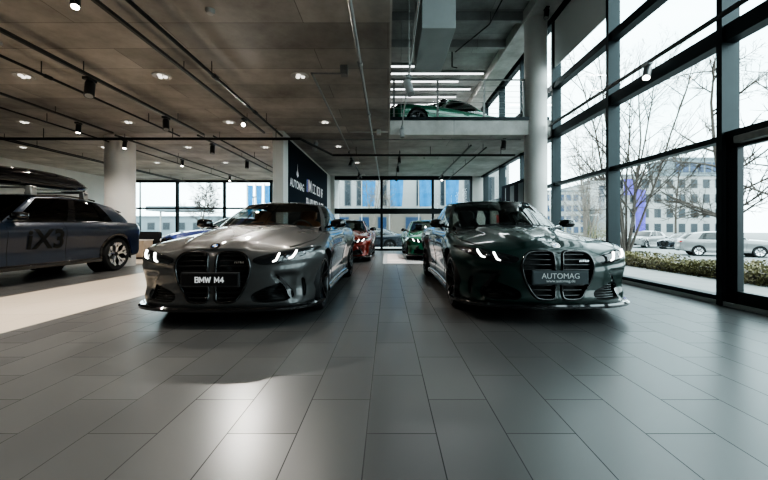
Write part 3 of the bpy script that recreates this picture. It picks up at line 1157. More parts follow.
# ------------------------------------------------------------------ palette
def materials():
    M['rubber'] = pm('tyre_rubber', (.012, .012, .013), .7)
    M['rim_black'] = pm('black_alloy', (.02, .02, .022), .28, .6, .5)
    M['rim_bright'] = pm('machined_alloy', (.75, .75, .76), .25, .95)
    M['disc'] = pm('brake_steel', (.30, .30, .31), .35, .9)
    M['caliper'] = pm('caliper_paint', (.02, .03, .06), .35, 0, .6)
    M['black_plastic'] = pm('black_plastic', (.012, .012, .013), .55)
    M['gloss_black'] = pm('piano_black', (.006, .006, .007), .12, 0, 1)
    M['grille_black'] = pm('grille_recess', (.006, .006, .006), .6)
    M['slat'] = pm('grille_slat', (.012, .012, .013), .3, 0, .5)
    M['cabin_dark'] = pm('cabin_trim', (.02, .02, .021), .6)
    M['seat_black'] = pm('black_leather', (.025, .025, .026), .45)
    M['seat_tan'] = pm('cognac_leather', (.22, .075, .026), .45, noise=.12)
    M['mirror_glass'] = pm('mirror_glass', (.6, .62, .64), .03, 1)
    M['seam'] = pm('shut_line', (.004, .004, .004), .8)
    M['lamp_glass'] = pm('lamp_cover', (.018, .019, .021), .08, .2, 1)
    M['led_on'] = pm('daylight_led', (1, 1, 1), .3, emit=(1, .98, .95), estr=5)
    M['led_off'] = pm('led_bar', (.75, .77, .78), .25, .2)
    M['chrome'] = pm('chrome', (.8, .8, .82), .1, 1)
    M['chrome_dark'] = pm('dark_chrome', (.18, .18, .19), .12, 1)
    M['taillight'] = pm('red_lamp', (.25, .008, .008), .12, 0, 1, emit=(1, .03, .02), estr=.12)
    M['emblem_blue'] = pm('enamel_blue', (.02, .16, .50), .2, 0, 1)
    M['emblem_white'] = pm('enamel_white', (.85, .85, .85), .2, 0, 1)
    M['car_glass'] = glass('tinted_car_glass', (.50, .54, .53), 1.5)
    M['car_glass_dark'] = glass('privacy_glass', (.055, .06, .062), 1.5)
    M['plate_black'] = pm('plate_black', (.008, .008, .009), .35)
    M['plate_grey'] = pm('plate_slate', (.05, .065, .072), .4)
    M['letter_white'] = pm('letter_white', (.85, .85, .85), .5, emit=(1, 1, 1), estr=.08)
    M['letter_pale'] = pm('letter_pale', (.62, .64, .64), .5)
    M['floor'] = floor_mat()
    M['concrete'] = concrete_mat('board_marked_concrete', (.50, .47, .435))
    M['concrete_edge'] = concrete_mat('slab_edge_concrete', (.68, .67, .65), 9, .1)
    M['concrete_gal_lit'] = concrete_mat('gallery_concrete_lit', (.60, .59, .575), .9, .12)  # brighter copy of the soffit concrete, extra light put into its colour
    M['concrete_up'] = concrete_mat('upper_concrete', (.44, .44, .435), 1.1)
    M['plaster'] = pm('white_plaster', (.74, .72, .69), .6, noise=.05, nscale=1.5)
    M['column'] = pm('column_paint', (.80, .78, .75), .55, noise=.04, nscale=2)
    M['beige'] = None
    M['frame'] = pm('facade_aluminium', (.022, .033, .037), .42, .35, noise=.08, nscale=4)
    M['frame_dark'] = pm('dark_aluminium', (.018, .024, .027), .4, .3)
    M['pane'] = glass('facade_glass', (.93, .97, .97), 1.42)
    M['pipe_dark'] = pm('dark_pipe', (.035, .033, .032), .45, .4)
    M['pipe_grey'] = pm('galvanised_pipe', (.34, .34, .33), .4, .7, noise=.1, nscale=20)
    M['track'] = pm('track_rail', (.09, .088, .085), .4, .5)
    M['spot_body'] = pm('spot_black', (.05, .05, .05), .4, .3)
    M['spot_grey'] = pm('spot_silver', (.42, .42, .42), .4, .4)
    M['lamp_on'] = pm('lamp_face', (1, 1, 1), .4, emit=(1, .93, .82), estr=14)
    M['lamp_soft'] = pm('downlight_bulb', (1, 1, 1), .4, emit=(1, .95, .88), estr=.8)
    M['spot_off'] = pm('unlit_lamp_face', (.35, .35, .34), .2)
    M['tube_on'] = pm('linear_lamp', (1, 1, 1), .4, emit=(.95, .98, 1), estr=1.7)
    M['trim_ring'] = pm('downlight_trim', (.55, .53, .50), .4, .2)
    M['duct'] = pm('sheet_duct', (.46, .49, .49), .5, .1, noise=.05, nscale=3)
    M['navy_panel'] = pm('navy_panel', (.004, .009, .017), .6, spec=.12)
    M['blind'] = pm('blind_fabric', (.70, .71, .70), .8)
    # outside
    M['asphalt'] = pm('asphalt', (.20, .205, .205), .85, noise=.12, nscale=.8)
    M['paving'] = pm('pale_paving', (.30, .30, .295), .8, noise=.08, nscale=3)
    M['wall_white'] = pm('render_white', (.34, .345, .34), .8, noise=.04, nscale=.4)
    M['wall_beige'] = pm('render_beige', (.20, .175, .15), .8, noise=.08, nscale=.6)
    M['win_dark'] = pm('window_dark', (.025, .034, .042), .3, 0, .0)
    M['win_blue'] = pm('window_blue', (.03, .06, .12), .3, 0, .0)
    M['win_frame'] = pm('window_frame', (.12, .135, .145), .5)
    M['roof_grey'] = pm('roof_grey', (.19, .23, .25), .7, noise=.1, nscale=.5)
    M['flag_blue'] = pm('flag_blue', (.025, .20, .42), .8, noise=.2, nscale=1.6)
    M['flag_purple'] = pm('banner_violet', (.11, .09, .42), .8, noise=.15, nscale=1)
    M['bark'] = pm('bark', (.085, .07, .06), .9, noise=.3, nscale=14)
    M['bark_pale'] = pm('bark_pale', (.20, .17, .145), .9, noise=.3, nscale=14)
    M['hedge'] = None
    M['armchair'] = pm('dark_upholstery', (.02, .02, .022), .8)
    M['wood_pale'] = pm('pale_wood', (.50, .42, .34), .5, noise=.1, nscale=6)


def hedge_mat():
    m, nt, b = new_mat('hedge_leaves')
    L = nt.links.new
    oi = nt.nodes.new('ShaderNodeTexCoord')
    n = nt.nodes.new('ShaderNodeTexNoise'); n.inputs['Scale'].default_value = 2.4; n.inputs['Detail'].default_value = 6
    r = nt.nodes.new('ShaderNodeValToRGB')
    e = r.color_ramp.elements
    e[0].position = .32; e[0].color = (.085, .072, .035, 1)
    e[1].position = .70; e[1].color = (.34, .29, .19, 1)
    k = e.new(.5); k.color = (.20, .18, .085, 1)
    L(oi.outputs['Object'], n.inputs['Vector']); L(n.outputs['Fac'], r.inputs['Fac']); L(r.outputs['Color'], b.inputs['Base Color'])
    b.inputs['Roughness'].default_value = .8
    return m


def beige_mat():
    m, nt, b = new_mat('beige_floor_tiles')
    L = nt.links.new
    tc = nt.nodes.new('ShaderNodeTexCoord')
    br = nt.nodes.new('ShaderNodeTexBrick')
    br.inputs['Scale'].default_value = 1; br.inputs['Brick Width'].default_value = .64; br.inputs['Row Height'].default_value = .64; br.offset = 0
    br.inputs['Mortar Size'].default_value = .003
    br.inputs['Color1'].default_value = (.60, .52, .43, 1); br.inputs['Color2'].default_value = (.64, .56, .47, 1); br.inputs['Mortar'].default_value = (.40, .35, .30, 1)
    L(tc.outputs['Object'], br.inputs['Vector']); L(br.outputs['Color'], b.inputs['Base Color'])
    b.inputs['Roughness'].default_value = .35
    return m


XF, YB, YBL, ZS, ZU, XL = 4.15, 15.5, 16.7, 3.28, 6.45, -12.6   # facade, rear walls, soffit, upper ceiling, left wall
ZM = 3.69                                                        # gallery floor
YN = -6.0                                                        # wall behind the camera


def setting():
    def slab(name, x0, x1, y0, y1, z0, z1, m, label=None):
        b = MB(); b.box(x0, x1, y0, y1, z0, z1)
        return struct(b.build(name, m), label)
    M['beige'] = beige_mat()
    M['hedge'] = hedge_mat()
    slab('floor', -3.45, XF + .3, YN, YB + .1, -.12, 0, M['floor'], 'dark grey porcelain tile floor under the two front cars')
    slab('floor_beige', -5.3, -3.45, YN, YBL + .1, -.12, 0, M['beige'], 'beige tile strip left of the dark floor')
    slab('floor_display', XL, -5.3, YN, 9.6, -.12, 0, M['floor'], 'dark tile bay under the blue car')
    slab('floor_reception', XL, -5.3, 9.6, YBL + .1, -.12, 0, M['beige'], 'beige floor by the far left windows')
    slab('floor_joint', -3.462, -3.44, YN, YB, -.02, .002, M['pipe_grey'], 'thin metal strip between the dark and the beige floor')
    slab('floor_lounge', -3.45, -2.5, YB + .1, YBL + .1, -.12, 0, M['beige'])
    # lower soffit slab (left of the void) and gallery slab beyond the columns
    slab('ceiling', XL, 0.02, YN, YBL + .2, ZS, ZM, M['concrete'], 'board marked concrete ceiling over the left bay')
    slab('ceiling_gallery', 0.02, XF - .02, 8.75, YBL, ZS, ZM - .035, M['concrete_gal_lit'], 'underside of the gallery behind the columns')
    slab('trim_gallery', 0.02, XF - .15, 8.71, 8.752, ZS, ZM - .03, M['concrete_edge'], 'bare concrete edge of the gallery slab')
    slab('trim_void', 0.02, 0.045, YN, 8.72, ZS + .004, ZM, M['concrete_edge'], 'concrete edge of the left slab along the void')
    slab('trim_gallery_ledge', 0.03, XF - .15, 8.69, 8.95, ZM - .05, ZM + .03, M['frame_dark'], 'dark steel edge on the gallery floor')
    slab('ceiling_upper', XL, XF + .4, YN, YBL + .2, ZU, ZU + .3, M['concrete_up'], 'dark concrete ceiling over the void')
    # ceiling ribs of the upper hall
    k = 0
    for yy in (6.0, 8.9, 10.2):
        slab('trim_%d' % (k + 1), .05, XF - .2, yy, yy + .12, ZU - .22, ZU, M['concrete_up'], 'concrete rib on the upper ceiling'); k += 1
    slab('trim_beam', 3.42, 4.02, YN, YBL, 6.17, ZU, M['concrete_edge'], 'edge beam on top of the round column by the glass front')
    # walls
    slab('wall_left', XL - .2, XL, YN, YBL + .2, 0, ZU, M['plaster'], 'white wall behind the blue car')
    slab('wall_front', XL, XF + .3, YN - .2, YN, 0, ZU, pm('dark_wall', (.10, .095, .09), .7))
    slab('wall_back_upper', XL, XF + .2, YBL, YBL + .2, ZM, ZU, M['plaster'], 'upper rear wall behind the gallery')
    slab('wall_back', -2.62, -2.35, YB - .1, YBL + .2, 0, ZS, M['plaster'])
    slab('wall_partition', -2.62, -2.52, 8.96, YB, 0, ZS, M['plaster'], 'partition wall behind the rectangular pier')
    slab('wall_back_right', 3.67, XF + .1, YB, YB + .2, 0, ZS, M['plaster'], 'white rear wall stub near the glass front')
    slab('wall_back_left', XL, -12.3, YBL, YBL + .2, 0, ZS, M['plaster'])
    slab('trim_pier', -2.74, -2.49, 8.35, 8.95, 0, ZS, M['column'], 'pale rectangular pier at the end of the navy wall')
    # round columns
    b = MB(); b.lathe([(.325, 0), (.325, ZS)], 48, 'z', (-6.86, 9.0, 0))
    struct(b.build('column', M['column'], smooth=40), 'pale round column behind the blue car')
    b = MB(); b.lathe([(.272, 0), (.272, 6.17)], 48, 'z', (3.72, 8.85, 0))
    struct(b.build('column', M['column'], smooth=40), 'tall white round column by the glass front')


def window(idx, name_label, frame_boxes, panes, mat=None):
    b = MB()
    for bx in frame_boxes:
        b.box(*bx)
    o = b.build('window_%d' % idx, mat or M['frame'], bevel=0)
    struct(o, name_label)
    for p in panes:
        g = MB(); g.add(p, [(0, 1, 2, 3)])
        g.build('glass_pane', M['pane'], o, recalc=False)
    return o


def facade():
    post_y = [14.98, 12.86, 10.80, 8.71, 6.50, 4.29]
    b = MB(); b.box(XF - .06, XF + .2, YN, YB, 0, .055); struct(b.build('trim_sill', pm('sill_stone', (.75, .75, .74), .5)), 'pale stone sill under the glass front')
    n = 1
    T = [(0.055, .11), (2.02, 2.09), (3.22, 3.42), (4.42, 4.57), (6.10, 6.45)]
    ys = [YB] + post_y
    def bay(y0, y1, post0=True, tt=T):
        nonlocal n
        fb = []
        if post0:
            fb.append((XF - .07, XF + .15, y0, y0 + .075, 0, ZU))
        for k, (a, c_) in enumerate(tt):
            dx = -.03 if k == 1 else -.045
            fb.append((XF + dx, XF + .12, y0 + .075, y1, a, c_))
        panes = []
        for k in range(len(tt) - 1):
            z0, z1 = tt[k][1], tt[k + 1][0]
            x = XF + .10
            panes.append([(x, y0 + .075, z0), (x, y1, z0), (x, y1, z1), (x, y0 + .075, z1)])
        o = window(n, 'dark grey framed glass bay of the right hand glass front', fb, panes)
        n += 1
        return o
    for i in range(1, len(ys)):
        bay(ys[i], ys[i - 1])
    # blind in the bay behind the first wide post
    b = MB(); b.box(XF - .02, XF + .0, 6.58, 8.70, 4.95, 6.1)
    b.build('window_blind', M['blind'], None)
    o = bpy.data.objects['window_blind']; tag(o, 'pale grey blind drawn halfway down the top pane beside the round column', 'blind')
    # door bay
    y1, y0 = 4.29, 2.35
    fb = [(XF - .07, XF + .15, y0, y0 + .075, 0, ZU)]
    for k, (a, c_) in enumerate(T[2:]):
        fb.append((XF - .045, XF + .12, y0 + .075, y1, a, c_))
    fb.append((XF - .03, XF + .12, y0 + .075, y1, 2.02, 2.12))
    panes = []
    for (z0, z1) in ((2.12, 3.22), (3.42, 4.42), (4.57, 6.1)):
        panes.append([(XF + .1, y0 + .075, z0), (XF + .1, y1, z0), (XF + .1, y1, z1), (XF + .1, y0 + .075, z1)])
    window(n, 'dark framed glass above the exit door', fb, panes); n += 1
    b = MB()
    xa, xb = XF - .04, XF + .04
    b.box(xa, xb, y1 - .16, y1 - .02, 0, 2.02)
    b.box(xa, xb, y0 + .10, y0 + .24, 0, 2.02)
    b.box(xa, xb, y0 + .10, y1 - .02, 0, .20)
    b.box(xa, xb, y0 + .10, y1 - .02, 1.90, 2.02)
    d = struct(b.build('door_1', M['frame_dark'], bevel=.004), 'dark framed glass exit door at the right')
    g = MB(); g.add([(XF, y0 + .24, .2), (XF, y1 - .16, .2), (XF, y1 - .16, 1.9), (XF, y0 + .24, 1.9)], [(0, 1, 2, 3)])
    g.build('glass_pane', M['pane'], d, recalc=False)
    c = MB(); c.box(XF - .14, XF - .04, 3.42, 4.08, 1.93, 2.015); c.box(XF - .135, XF - .05, 3.1, 3.46, 1.95, 1.985)
    c.build('door_closer', M['pipe_grey'], d, bevel=.008)
    hb = MB(); hb.tube([(XF - .04, 2.75, 1.0), (XF - .09, 2.75, 1.0), (XF - .09, 2.75, 1.5), (XF - .04, 2.75, 1.5)], .015, 8)
    hb.build('door_handle', M['chrome'], d, smooth=50)
    # remaining bays beside and behind the camera
    for (a, c_) in ((.25, 2.35), (-1.85, .25), (-3.95, -1.85), (YN, -3.95)):
        bay(a, c_)
    # rear glazing, middle
    xs = [-2.42, -.28, 1.98, 3.67]
    fb = []
    for i, x in enumerate(xs):
        fb.append((x - .05, x + .05, YB - .02, YB + .12, 0, ZS))
    for a, c_ in ((0, .09), (1.62, 1.86), (ZS - .16, ZS)):
        fb.append((xs[0], xs[-1], YB - .03, YB + .11, a, c_))
    panes = []
    for i in range(len(xs) - 1):
        for (z0, z1) in ((.09, 1.62), (1.86, ZS - .16)):
            panes.append([(xs[i] + .05, YB + .05, z0), (xs[i + 1] - .05, YB + .05, z0), (xs[i + 1] - .05, YB + .05, z1), (xs[i] + .05, YB + .05, z1)])
    window(n, 'black framed rear window between the two front cars', fb, panes, M['frame_dark']); n += 1
    # rear glazing, left
    xs = [-12.3, -10.05, -7.80, -5.57, -2.62]
    fb = []
    for x in xs:
        fb.append((x - .05, x + .05, YBL - .02, YBL + .12, 0, ZS))
    for a, c_ in ((0, .09), (1.90, 1.98), (ZS - .12, ZS)):
        fb.append((xs[0], xs[-1], YBL - .03, YBL + .11, a, c_))
    fb.append((-5.52, -4.2, YBL - .03, YBL + .11, 1.55, 1.98))
    panes = []
    for i in range(len(xs) - 1):
        for (z0, z1) in ((.09, 1.90), (1.98, ZS - .12)):
            panes.append([(xs[i] + .05, YBL + .05, z0), (xs[i + 1] - .05, YBL + .05, z0), (xs[i + 1] - .05, YBL + .05, z1), (xs[i] + .05, YBL + .05, z1)])
    window(n, 'dark framed rear window behind the round column', fb, panes, M['frame_dark']); n += 1


# ------------------------------------------------------------------ ceiling fittings
def fittings():
    # recessed downlights
    ring = None
    for (x, y, lab) in [(-3.46, 5.37, 'recessed round downlight, second from the void edge in the front row'),
                        (-5.57, 5.37, 'recessed round downlight, leftmost of the front row'),
                        (-1.35, 5.37, 'recessed round downlight beside the short pipe, front row nearest the void'),
                        (-1.38, 7.67, 'recessed round downlight in the second row nearest the void edge'),
                        (-3.47, 7.67, 'recessed round downlight right beside the glowing spotlight'),
                        (-5.68, 7.67, 'recessed round downlight left of the glowing spotlight'),
                        (-7.95, 7.67, 'recessed round downlight above the blue car near the left edge'),
                        (-1.40, 9.9, 'recessed round downlight behind the cross pipe over the navy wall'),
                        (-3.5, 10.0, 'recessed round downlight behind the cross pipe, beside the pier'),
                        (-5.7, 10.0, 'recessed round downlight behind the cross pipe, right of the round column'),
                        (-8.1, 10.0, 'recessed round downlight behind the cross pipe, left of the round column'),
                        (-10.4, 10.0, 'recessed round downlight behind the cross pipe at the left edge'),
                        (-3.5, 12.3, 'recessed round downlight before the left rear window, near the pier'),
                        (-5.7, 12.3, 'recessed round downlight before the left rear window, middle of the row'),
                        (-8.1, 12.3, 'recessed round downlight before the left rear window, by the round column'),
                        (-1.1, 12.3, 'recessed round downlight before the middle rear window')]:
        r = empty('downlight', (x, y, ZS))
        tag(r, lab, 'ceiling light', 'recessed downlights in the concrete ceiling')
        if ring is None:
            b = MB(); b.lathe([(.075, -.004), (.13, -.012), (.135, -.004), (.135, .0)], 28, 'z', cap=False)
            b.lathe([(.0, -.002), (.08, -.003)], 28, 'z', cap=False)
            t = b.build('trim_ring', M['trim_ring'], r, smooth=50)
            bl = []
            for k in range(3):
                b = MB(); a = 2 * PI * k / 3 + .4
                b.lathe([(.0, -.030), (.022, -.026), (.032, -.012), (.032, -.003)], 14, 'z', (.047 * math.cos(a), .047 * math.sin(a), 0))
                bl.append(b.build('lamp', M['lamp_soft'], r, smooth=60))
            ring = [t] + bl
        else:
            for s in ring:
                q = s.copy(); C.objects.link(q); q.parent = r
    # pipes and rails
    def rail(name, label, cat, x, y0, y1, z, r, mat, group, couplings=(), hang=2.2, top=ZS, square=False):
        b = MB()
        if square:
            b.bar((x, y0, z), (x, y1, z), r * 2, r * 2)
        else:
            b.tube([(x, y0, z), (x, y1, z)], r, 10)
        o = b.build(name, mat, None, smooth=40)
        tag(o, label, cat, group)
        for yc in couplings:
            q = MB(); q.tube([(x, yc - .05, z), (x, yc + .05, z)], r * 1.5, 10)
            q.build('coupling', mat, o, smooth=40)
        y = y0 + .3
        while y < y1:
            q = MB(); q.tube([(x, y, z), (x, y, top)], .006, 6)
            q.build('hanger', mat, o)
            y += hang
        return o
    P = 'sprinkler pipes under the concrete ceiling'
    Tg = 'track rails under the concrete ceiling'
    zt = 3.10
    rail('sprinkler_pipe', 'dark sprinkler pipe with couplings running right of the glowing spotlight', 'pipe', -2.46, -2, 8.15, zt, .022, M['pipe_dark'], P, (2.9, 5.0, 6.5))
    rail('sprinkler_pipe', 'grey sprinkler pipe with couplings running nearest the void edge', 'pipe', -.365, -2, 15.4, zt, .022, M['pipe_grey'], P, (4.6, 6.6, 8.1, 11))
    rail('sprinkler_pipe', 'thin dark pipe just left of the twin track rail', 'pipe', -4.84, -2, 8.15, zt, .018, M['pipe_dark'], P, (5.0,))
    rail('sprinkler_pipe', 'thin dark pipe over the bonnet of the blue car', 'pipe', -6.9, -2, 16, zt, .016, M['pipe_dark'], P)
    rail('sprinkler_pipe', 'thin dark pipe near the left wall', 'pipe', -9.3, -2, 16, zt, .016, M['pipe_dark'], P)
    rail('sprinkler_pipe', 'dark pipe running behind the cross pipe left of the pier', 'pipe', -4.05, 8.15, 16, zt, .018, M['pipe_dark'], P, (9.2,))
    rail('sprinkler_pipe', 'thin dark pipe beside the right hand track under the gallery', 'pipe', 2.6, 9.3, 15.4, zt, .018, M['pipe_dark'], P)
    b = MB(); b.tube([(-1.10, 5.06, 3.18), (-1.10, 9.9, 3.18)], .018, 10); b.tube([(-1.10, 5.06, 3.18), (-.62, 5.06, 3.18)], .012, 8)
    b.box(-.68, -.58, 5.0, 5.12, 3.15, ZS - .003)
    tag(b.build('conduit_pipe', M['pipe_grey'], None, smooth=40), 'pale conduit starting beside a downlight with a short side branch', 'pipe')
    b = MB(); b.tube([(-12.5, 8.15, 3.035), (-2.04, 8.15, 3.035), (-1.56, 9.95, 3.035), (3.6, 9.95, 3.035)], .032, 12)
    o = tag(b.build('main_pipe', M['pipe_dark'], None, smooth=40), 'thick dark cross pipe stepping back beside the pier', 'pipe')
    for x in (-11, -8, -5, -2.6, -.9, 1.2, 3.2):
        q = MB(); yy = 8.15 if x < -2 else 9.95
        q.tube([(x, yy, 3.035), (x, yy, ZS)], .008, 6); q.build('hanger', M['pipe_dark'], o)
    b = MB(); b.tube([(-2.3, 9.0, 3.235), (3.4, 9.0, 3.235)], .016, 8)
    for x in (-.6, 1.4):
        b.tube([(x, 9.0, 3.235), (x, 9.0, ZS)], .006, 6)
    tag(b.build('cross_conduit', M['pipe_grey'], None, smooth=40), 'thin cross conduit just under the edge of the gallery', 'pipe')
    b = MB(); b.bar((-.9, 8.3, 3.24), (.0, 8.3, 3.24), .03, .03); b.box(-.27, -.17, 8.22, 8.36, 3.17, ZS)
    tag(b.build('junction_box', M['trim_ring'], None, bevel=.005), 'small pale junction box with a flat conduit near the void edge', 'box')
    # tracks
    o = rail('track_rail', 'twin track rail carrying two spotlights above the grey car', 'track light', -4.25, -2, 8.1, zt + .02, .02, M['track'], Tg, square=True)
    q = MB(); q.bar((-4.33, -2, zt + .05), (-4.33, 8.1, zt + .05), .03, .03); q.build('second_rail', M['pipe_grey'], o)
    rail('track_rail', 'track rail carrying the glowing spotlight', 'track light', -2.85, -2, 8.1, zt + .06, .018, M['track'], Tg, square=True)
    rail('track_rail', 'track rail over the roof box of the blue car', 'track light', -6.35, 4.2, 8.1, zt + .06, .018, M['track'], Tg, square=True)
    rail('track_rail', 'track rail behind the cross pipe with three spotlights', 'track light', -6.45, 8.3, 16.3, zt + .06, .018, M['track'], Tg, square=True)
    rail('track_rail', 'track rail behind the cross pipe next to the pier', 'track light', -4.5, 8.3, 16.3, zt + .06, .018, M['track'], Tg, square=True)
    rail('track_rail', 'track rail left of the round column behind the cross pipe', 'track light', -9.4, 8.3, 16.3, zt + .06, .018, M['track'], Tg, square=True)
    rail('track_rail', 'track rail over the gap between the two front cars, before the navy wall', 'track light', -1.13, 10.1, 15.2, zt + .06, .018, M['track'], Tg, square=True)
    rail('track_rail', 'track rail in the middle before the rear window', 'track light', .34, 10.1, 15.2, zt + .06, .018, M['track'], Tg, square=True)
    rail('track_rail', 'track rail under the gallery near the glass front', 'track light', 2.2, 9.3, 15.2, zt + .06, .018, M['track'], Tg, square=True)
    o = rail('track_rail', 'slim rail hanging in the void with a white spotlight', 'track light', .335, 2.0, 9.0, 3.42, .014, M['pipe_grey'], Tg, hang=3.3, top=ZU)
    o = rail('track_rail', 'slim rail running along the glass front', 'track light', 3.95, -2, 8.6, 3.47, .022, M['track'], Tg, hang=40, top=ZU, square=True)
    # spotlights
    protos = {}
    def spot(x, y, z, aim, label, mat='spot_body', on=False, size=1.0):
        if abs(z - zt) < .1: z -= .03
        r = empty('spotlight', (x, y, z))
        tag(r, label, 'spotlight', 'track spotlights')
        d = (Vector(aim) - Vector((x, y, z - .1))).normalized()
        key = 'p'
        b = MB()
        c0 = Vector((0, 0, -.10 * size)) - d * .07 * size
        c1 = c0 + d * .17 * size
        b.tube([c0, c1], .045 * size, 16)
        h = b.build('housing', M[mat], r, smooth=40)
        s = MB(); s.tube([(0, 0, .0), (0, 0, -.10 * size)], .012 * size, 8); s.box(-.03 * size, .03 * size, -.06 * size, .06 * size, -.02 * size, .012)
        s.build('mount', M[mat], r)
        l = MB(); l.tube([c1 - d * .005, c1 + d * .003], .036 * size, 16)
        l.build('lamp', M['lamp_on'] if on else M['spot_off'], r, smooth=40)
        return r, Vector((x, y, z)) + c1, d
    spot(-2.85, 6.95, zt + .04, (-1.2, .3, .6), 'glowing spotlight aimed at the camera above the grey car', on=True)
    spot(-4.25, 5.0, zt, (-3.6, 4.0, .5), 'black spotlight on the twin rail, nearer one', size=1.35)
    spot(-4.25, 6.72, zt, (-3.6, 5.8, .5), 'black spotlight on the twin rail, farther one', size=1.25)
    spot(-2.85, 3.2, zt + .04, (-2.2, 2.4, .3), 'lit black spotlight at the top edge, between the sprinkler pipe and the twin rail', on=True, size=.85)
    spot(-6.35, 7.2, zt + .04, (-6.3, 6.9, 0), 'lit black spotlight above the roof box', on=True)
    spot(-6.45, 8.6, zt + .04, (-6.2, 7.9, 0), 'lit spotlight right at the top of the round column', on=True)
    spot(-6.45, 11.0, zt + .04, (-6.3, 10.4, 0), 'lit spotlight midway before the left rear window', on=True)
    spot(-6.45, 14.3, zt + .04, (-6.2, 13.6, 0), 'lit spotlight at the head of the left rear window', on=True)
    spot(-4.5, 9.0, zt + .04, (-4.2, 8.2, 0), 'black spotlight just behind the cross pipe left of the pier', size=1.2)
    spot(-4.5, 11.2, zt + .04, (-4.2, 10.2, 0), 'black spotlight between cross pipe and left rear window, near the pier', size=1.2)
    spot(-4.5, 14.2, zt + .04, (-4.4, 13.4, 0), 'lit spotlight against the pier at the head of the window', on=True)
    spot(-1.13, 10.8, zt + .04, (-1.9, 10.3, 1), 'dark spotlight turned towards the navy wall', size=1.2)
    spot(-1.13, 13.6, zt + .04, (-1.9, 13.2, 1), 'dark spotlight at the far end beside the navy wall')
    spot(-1.9, 9.2, ZS - .02, (-2.4, 9.6, 1.6), 'pale spotlight on the ceiling washing the navy wall', 'spot_grey', size=1.3)
    spot(.34, 10.5, zt + .04, (.4, 9.6, .3), 'dark spotlight in the middle, nearest the cross pipe')
    spot(.34, 12.2, zt + .04, (.4, 11.3, .3), 'dark spotlight in the middle, second from the cross pipe')
    spot(.34, 14.4, zt + .04, (.4, 13.5, .3), 'dark spotlight in the middle, close to the rear window')
    spot(2.2, 14.2, zt + .04, (1.6, 13.5, .3), 'lit spotlight at the head of the rear window behind the dark green car', on=True)
    spot(3.0, 9.1, ZS - .02, (2.5, 8.3, .5), 'dark spotlight under the gallery near the tall column', size=1.3)
    spot(.335, 5.75, 3.42, (.9, 5.1, 1.2), 'white cylinder spotlight on the slim rail in the void', 'spot_grey', size=1.5)
    spot(.335, 8.55, 3.40, (.6, 7.9, 1.2), 'pale spotlight at the lower end of the slim rail in the void', 'spot_grey', size=1.2)
    spot(3.95, 5.35, 3.45, (3.5, 4.9, 2.4), 'silver spotlight on the rail along the glass front', 'spot_grey', on=True, size=1.25)
    spot(3.75, 8.3, 6.17, (3.0, 7.4, 3.0), 'dark spotlight on the beam above the tall column', size=1.3)
    # sheet metal duct in the void
    r = empty('air_duct', (.87, 6.85, 4.37))
    tag(r, 'grey sheet metal duct hanging in the void above the gallery car', 'duct')
    b = MB(); b.box(-.29, .29, -.85, .85, 0, .9)
    b.build('duct_section', M['duct'], r, bevel=.008)
    b = MB(); b.box(-.295, .295, -.855, .855, .9, .95); b.box(-.29, .29, -.85, .85, .95, ZU - 4.373)
    b.build('upper_section', M['duct'], r, bevel=.006)
    # linear lamps in the upper hall
    g = 'linear lamps over the gallery'
    for k, (x0, x1, y, lab) in enumerate([(.05, .9, 11.7, 'short linear lamp left of the duct, nearest the void'), (.05, 3.35, 12.25, 'long linear lamp over the gallery nearest the void'),
                                          (.05, 2.6, 12.9, 'second linear lamp over the gallery'), (.05, 3.2, 13.6, 'third linear lamp over the gallery'),
                                          (.05, 2.8, 14.4, 'fourth linear lamp over the gallery'), (.05, 3.3, 15.3, 'linear lamp nearest the upper rear wall')]):
        r = empty('linear_lamp', ((x0 + x1) / 2, y, ZU))
        tag(r, lab, 'ceiling light', g)
        h = (x1 - x0) / 2
        b = MB(); b.box(-h, h, -.05, .05, -.07, 0); b.build('housing', M['spot_grey'], r)
        b = MB(); b.tube([(-h + .02, 0, -.085), (h - .02, 0, -.085)], .03, 10); b.build('tube', M['tube_on'], r, smooth=50)
    # conduit in the upper hall
    b = MB()
    b.tube([(2.65, 6.0, 6.19), (2.6, 9.0, 6.19), (2.0, 10.4, 6.19)], .018, 8); b.tube([(1.9, 10.4, 6.19), (1.9, 10.4, 5.75), (2.05, 10.4, 5.72)], .02, 8)
    for q in ((2.64, 6.6), (2.6, 8.9)):
        b.tube([(q[0], q[1], 6.19), (q[0], q[1], ZU - .003)], .006, 6)
    tag(b.build('upper_conduit', M['pipe_dark'], None, smooth=40), 'dark conduit with a dropping end on the upper ceiling', 'pipe')
    # gallery railing
    r = empty('gallery_railing', (0, 8.85, ZM + .03))
    tag(r, 'steel railing with thin cables along the gallery edge', 'railing')
    b = MB(); b.tube([(.05, 0, .98), (3.45, 0, .98)], .022, 8); b.build('handrail', M['pipe_grey'], r, smooth=40)
    for x in (.15, 1.25, 2.42, 3.42):
        b = MB(); b.bar((x, 0, -.02), (x, 0, .98), .035, .05); b.build('post', M['pipe_grey'], r)
    for k in range(6):
        b = MB(); b.tube([(.05, 0, .13 + k * .14), (3.45, 0, .13 + k * .14)], .005, 5); b.build('cable', M['pipe_grey'], r)
    # smoke detectors
    for (x, y, lab) in ((-1.9, 3.75, 'small smoke detector on the near concrete ceiling'), (1.2, 11.5, 'small smoke detector under the gallery'), (-4.9, 4.4, 'small smoke detector left of the near downlights')):
        b = MB(); b.lathe([(.0, -.05), (.035, -.045), (.05, -.02), (.05, 0)], 16, 'z')
        o = b.build('smoke_detector', M['trim_ring'], None, smooth=40, loc=(x, y, ZS)); tag(o, lab, 'smoke detector', 'smoke detectors')
    # navy wall panel with writing
    r = empty('navy_sign', (-2.51, 11.6, 0))
    tag(r, 'navy wall panel with white writing between the pier and the rear window', 'sign')
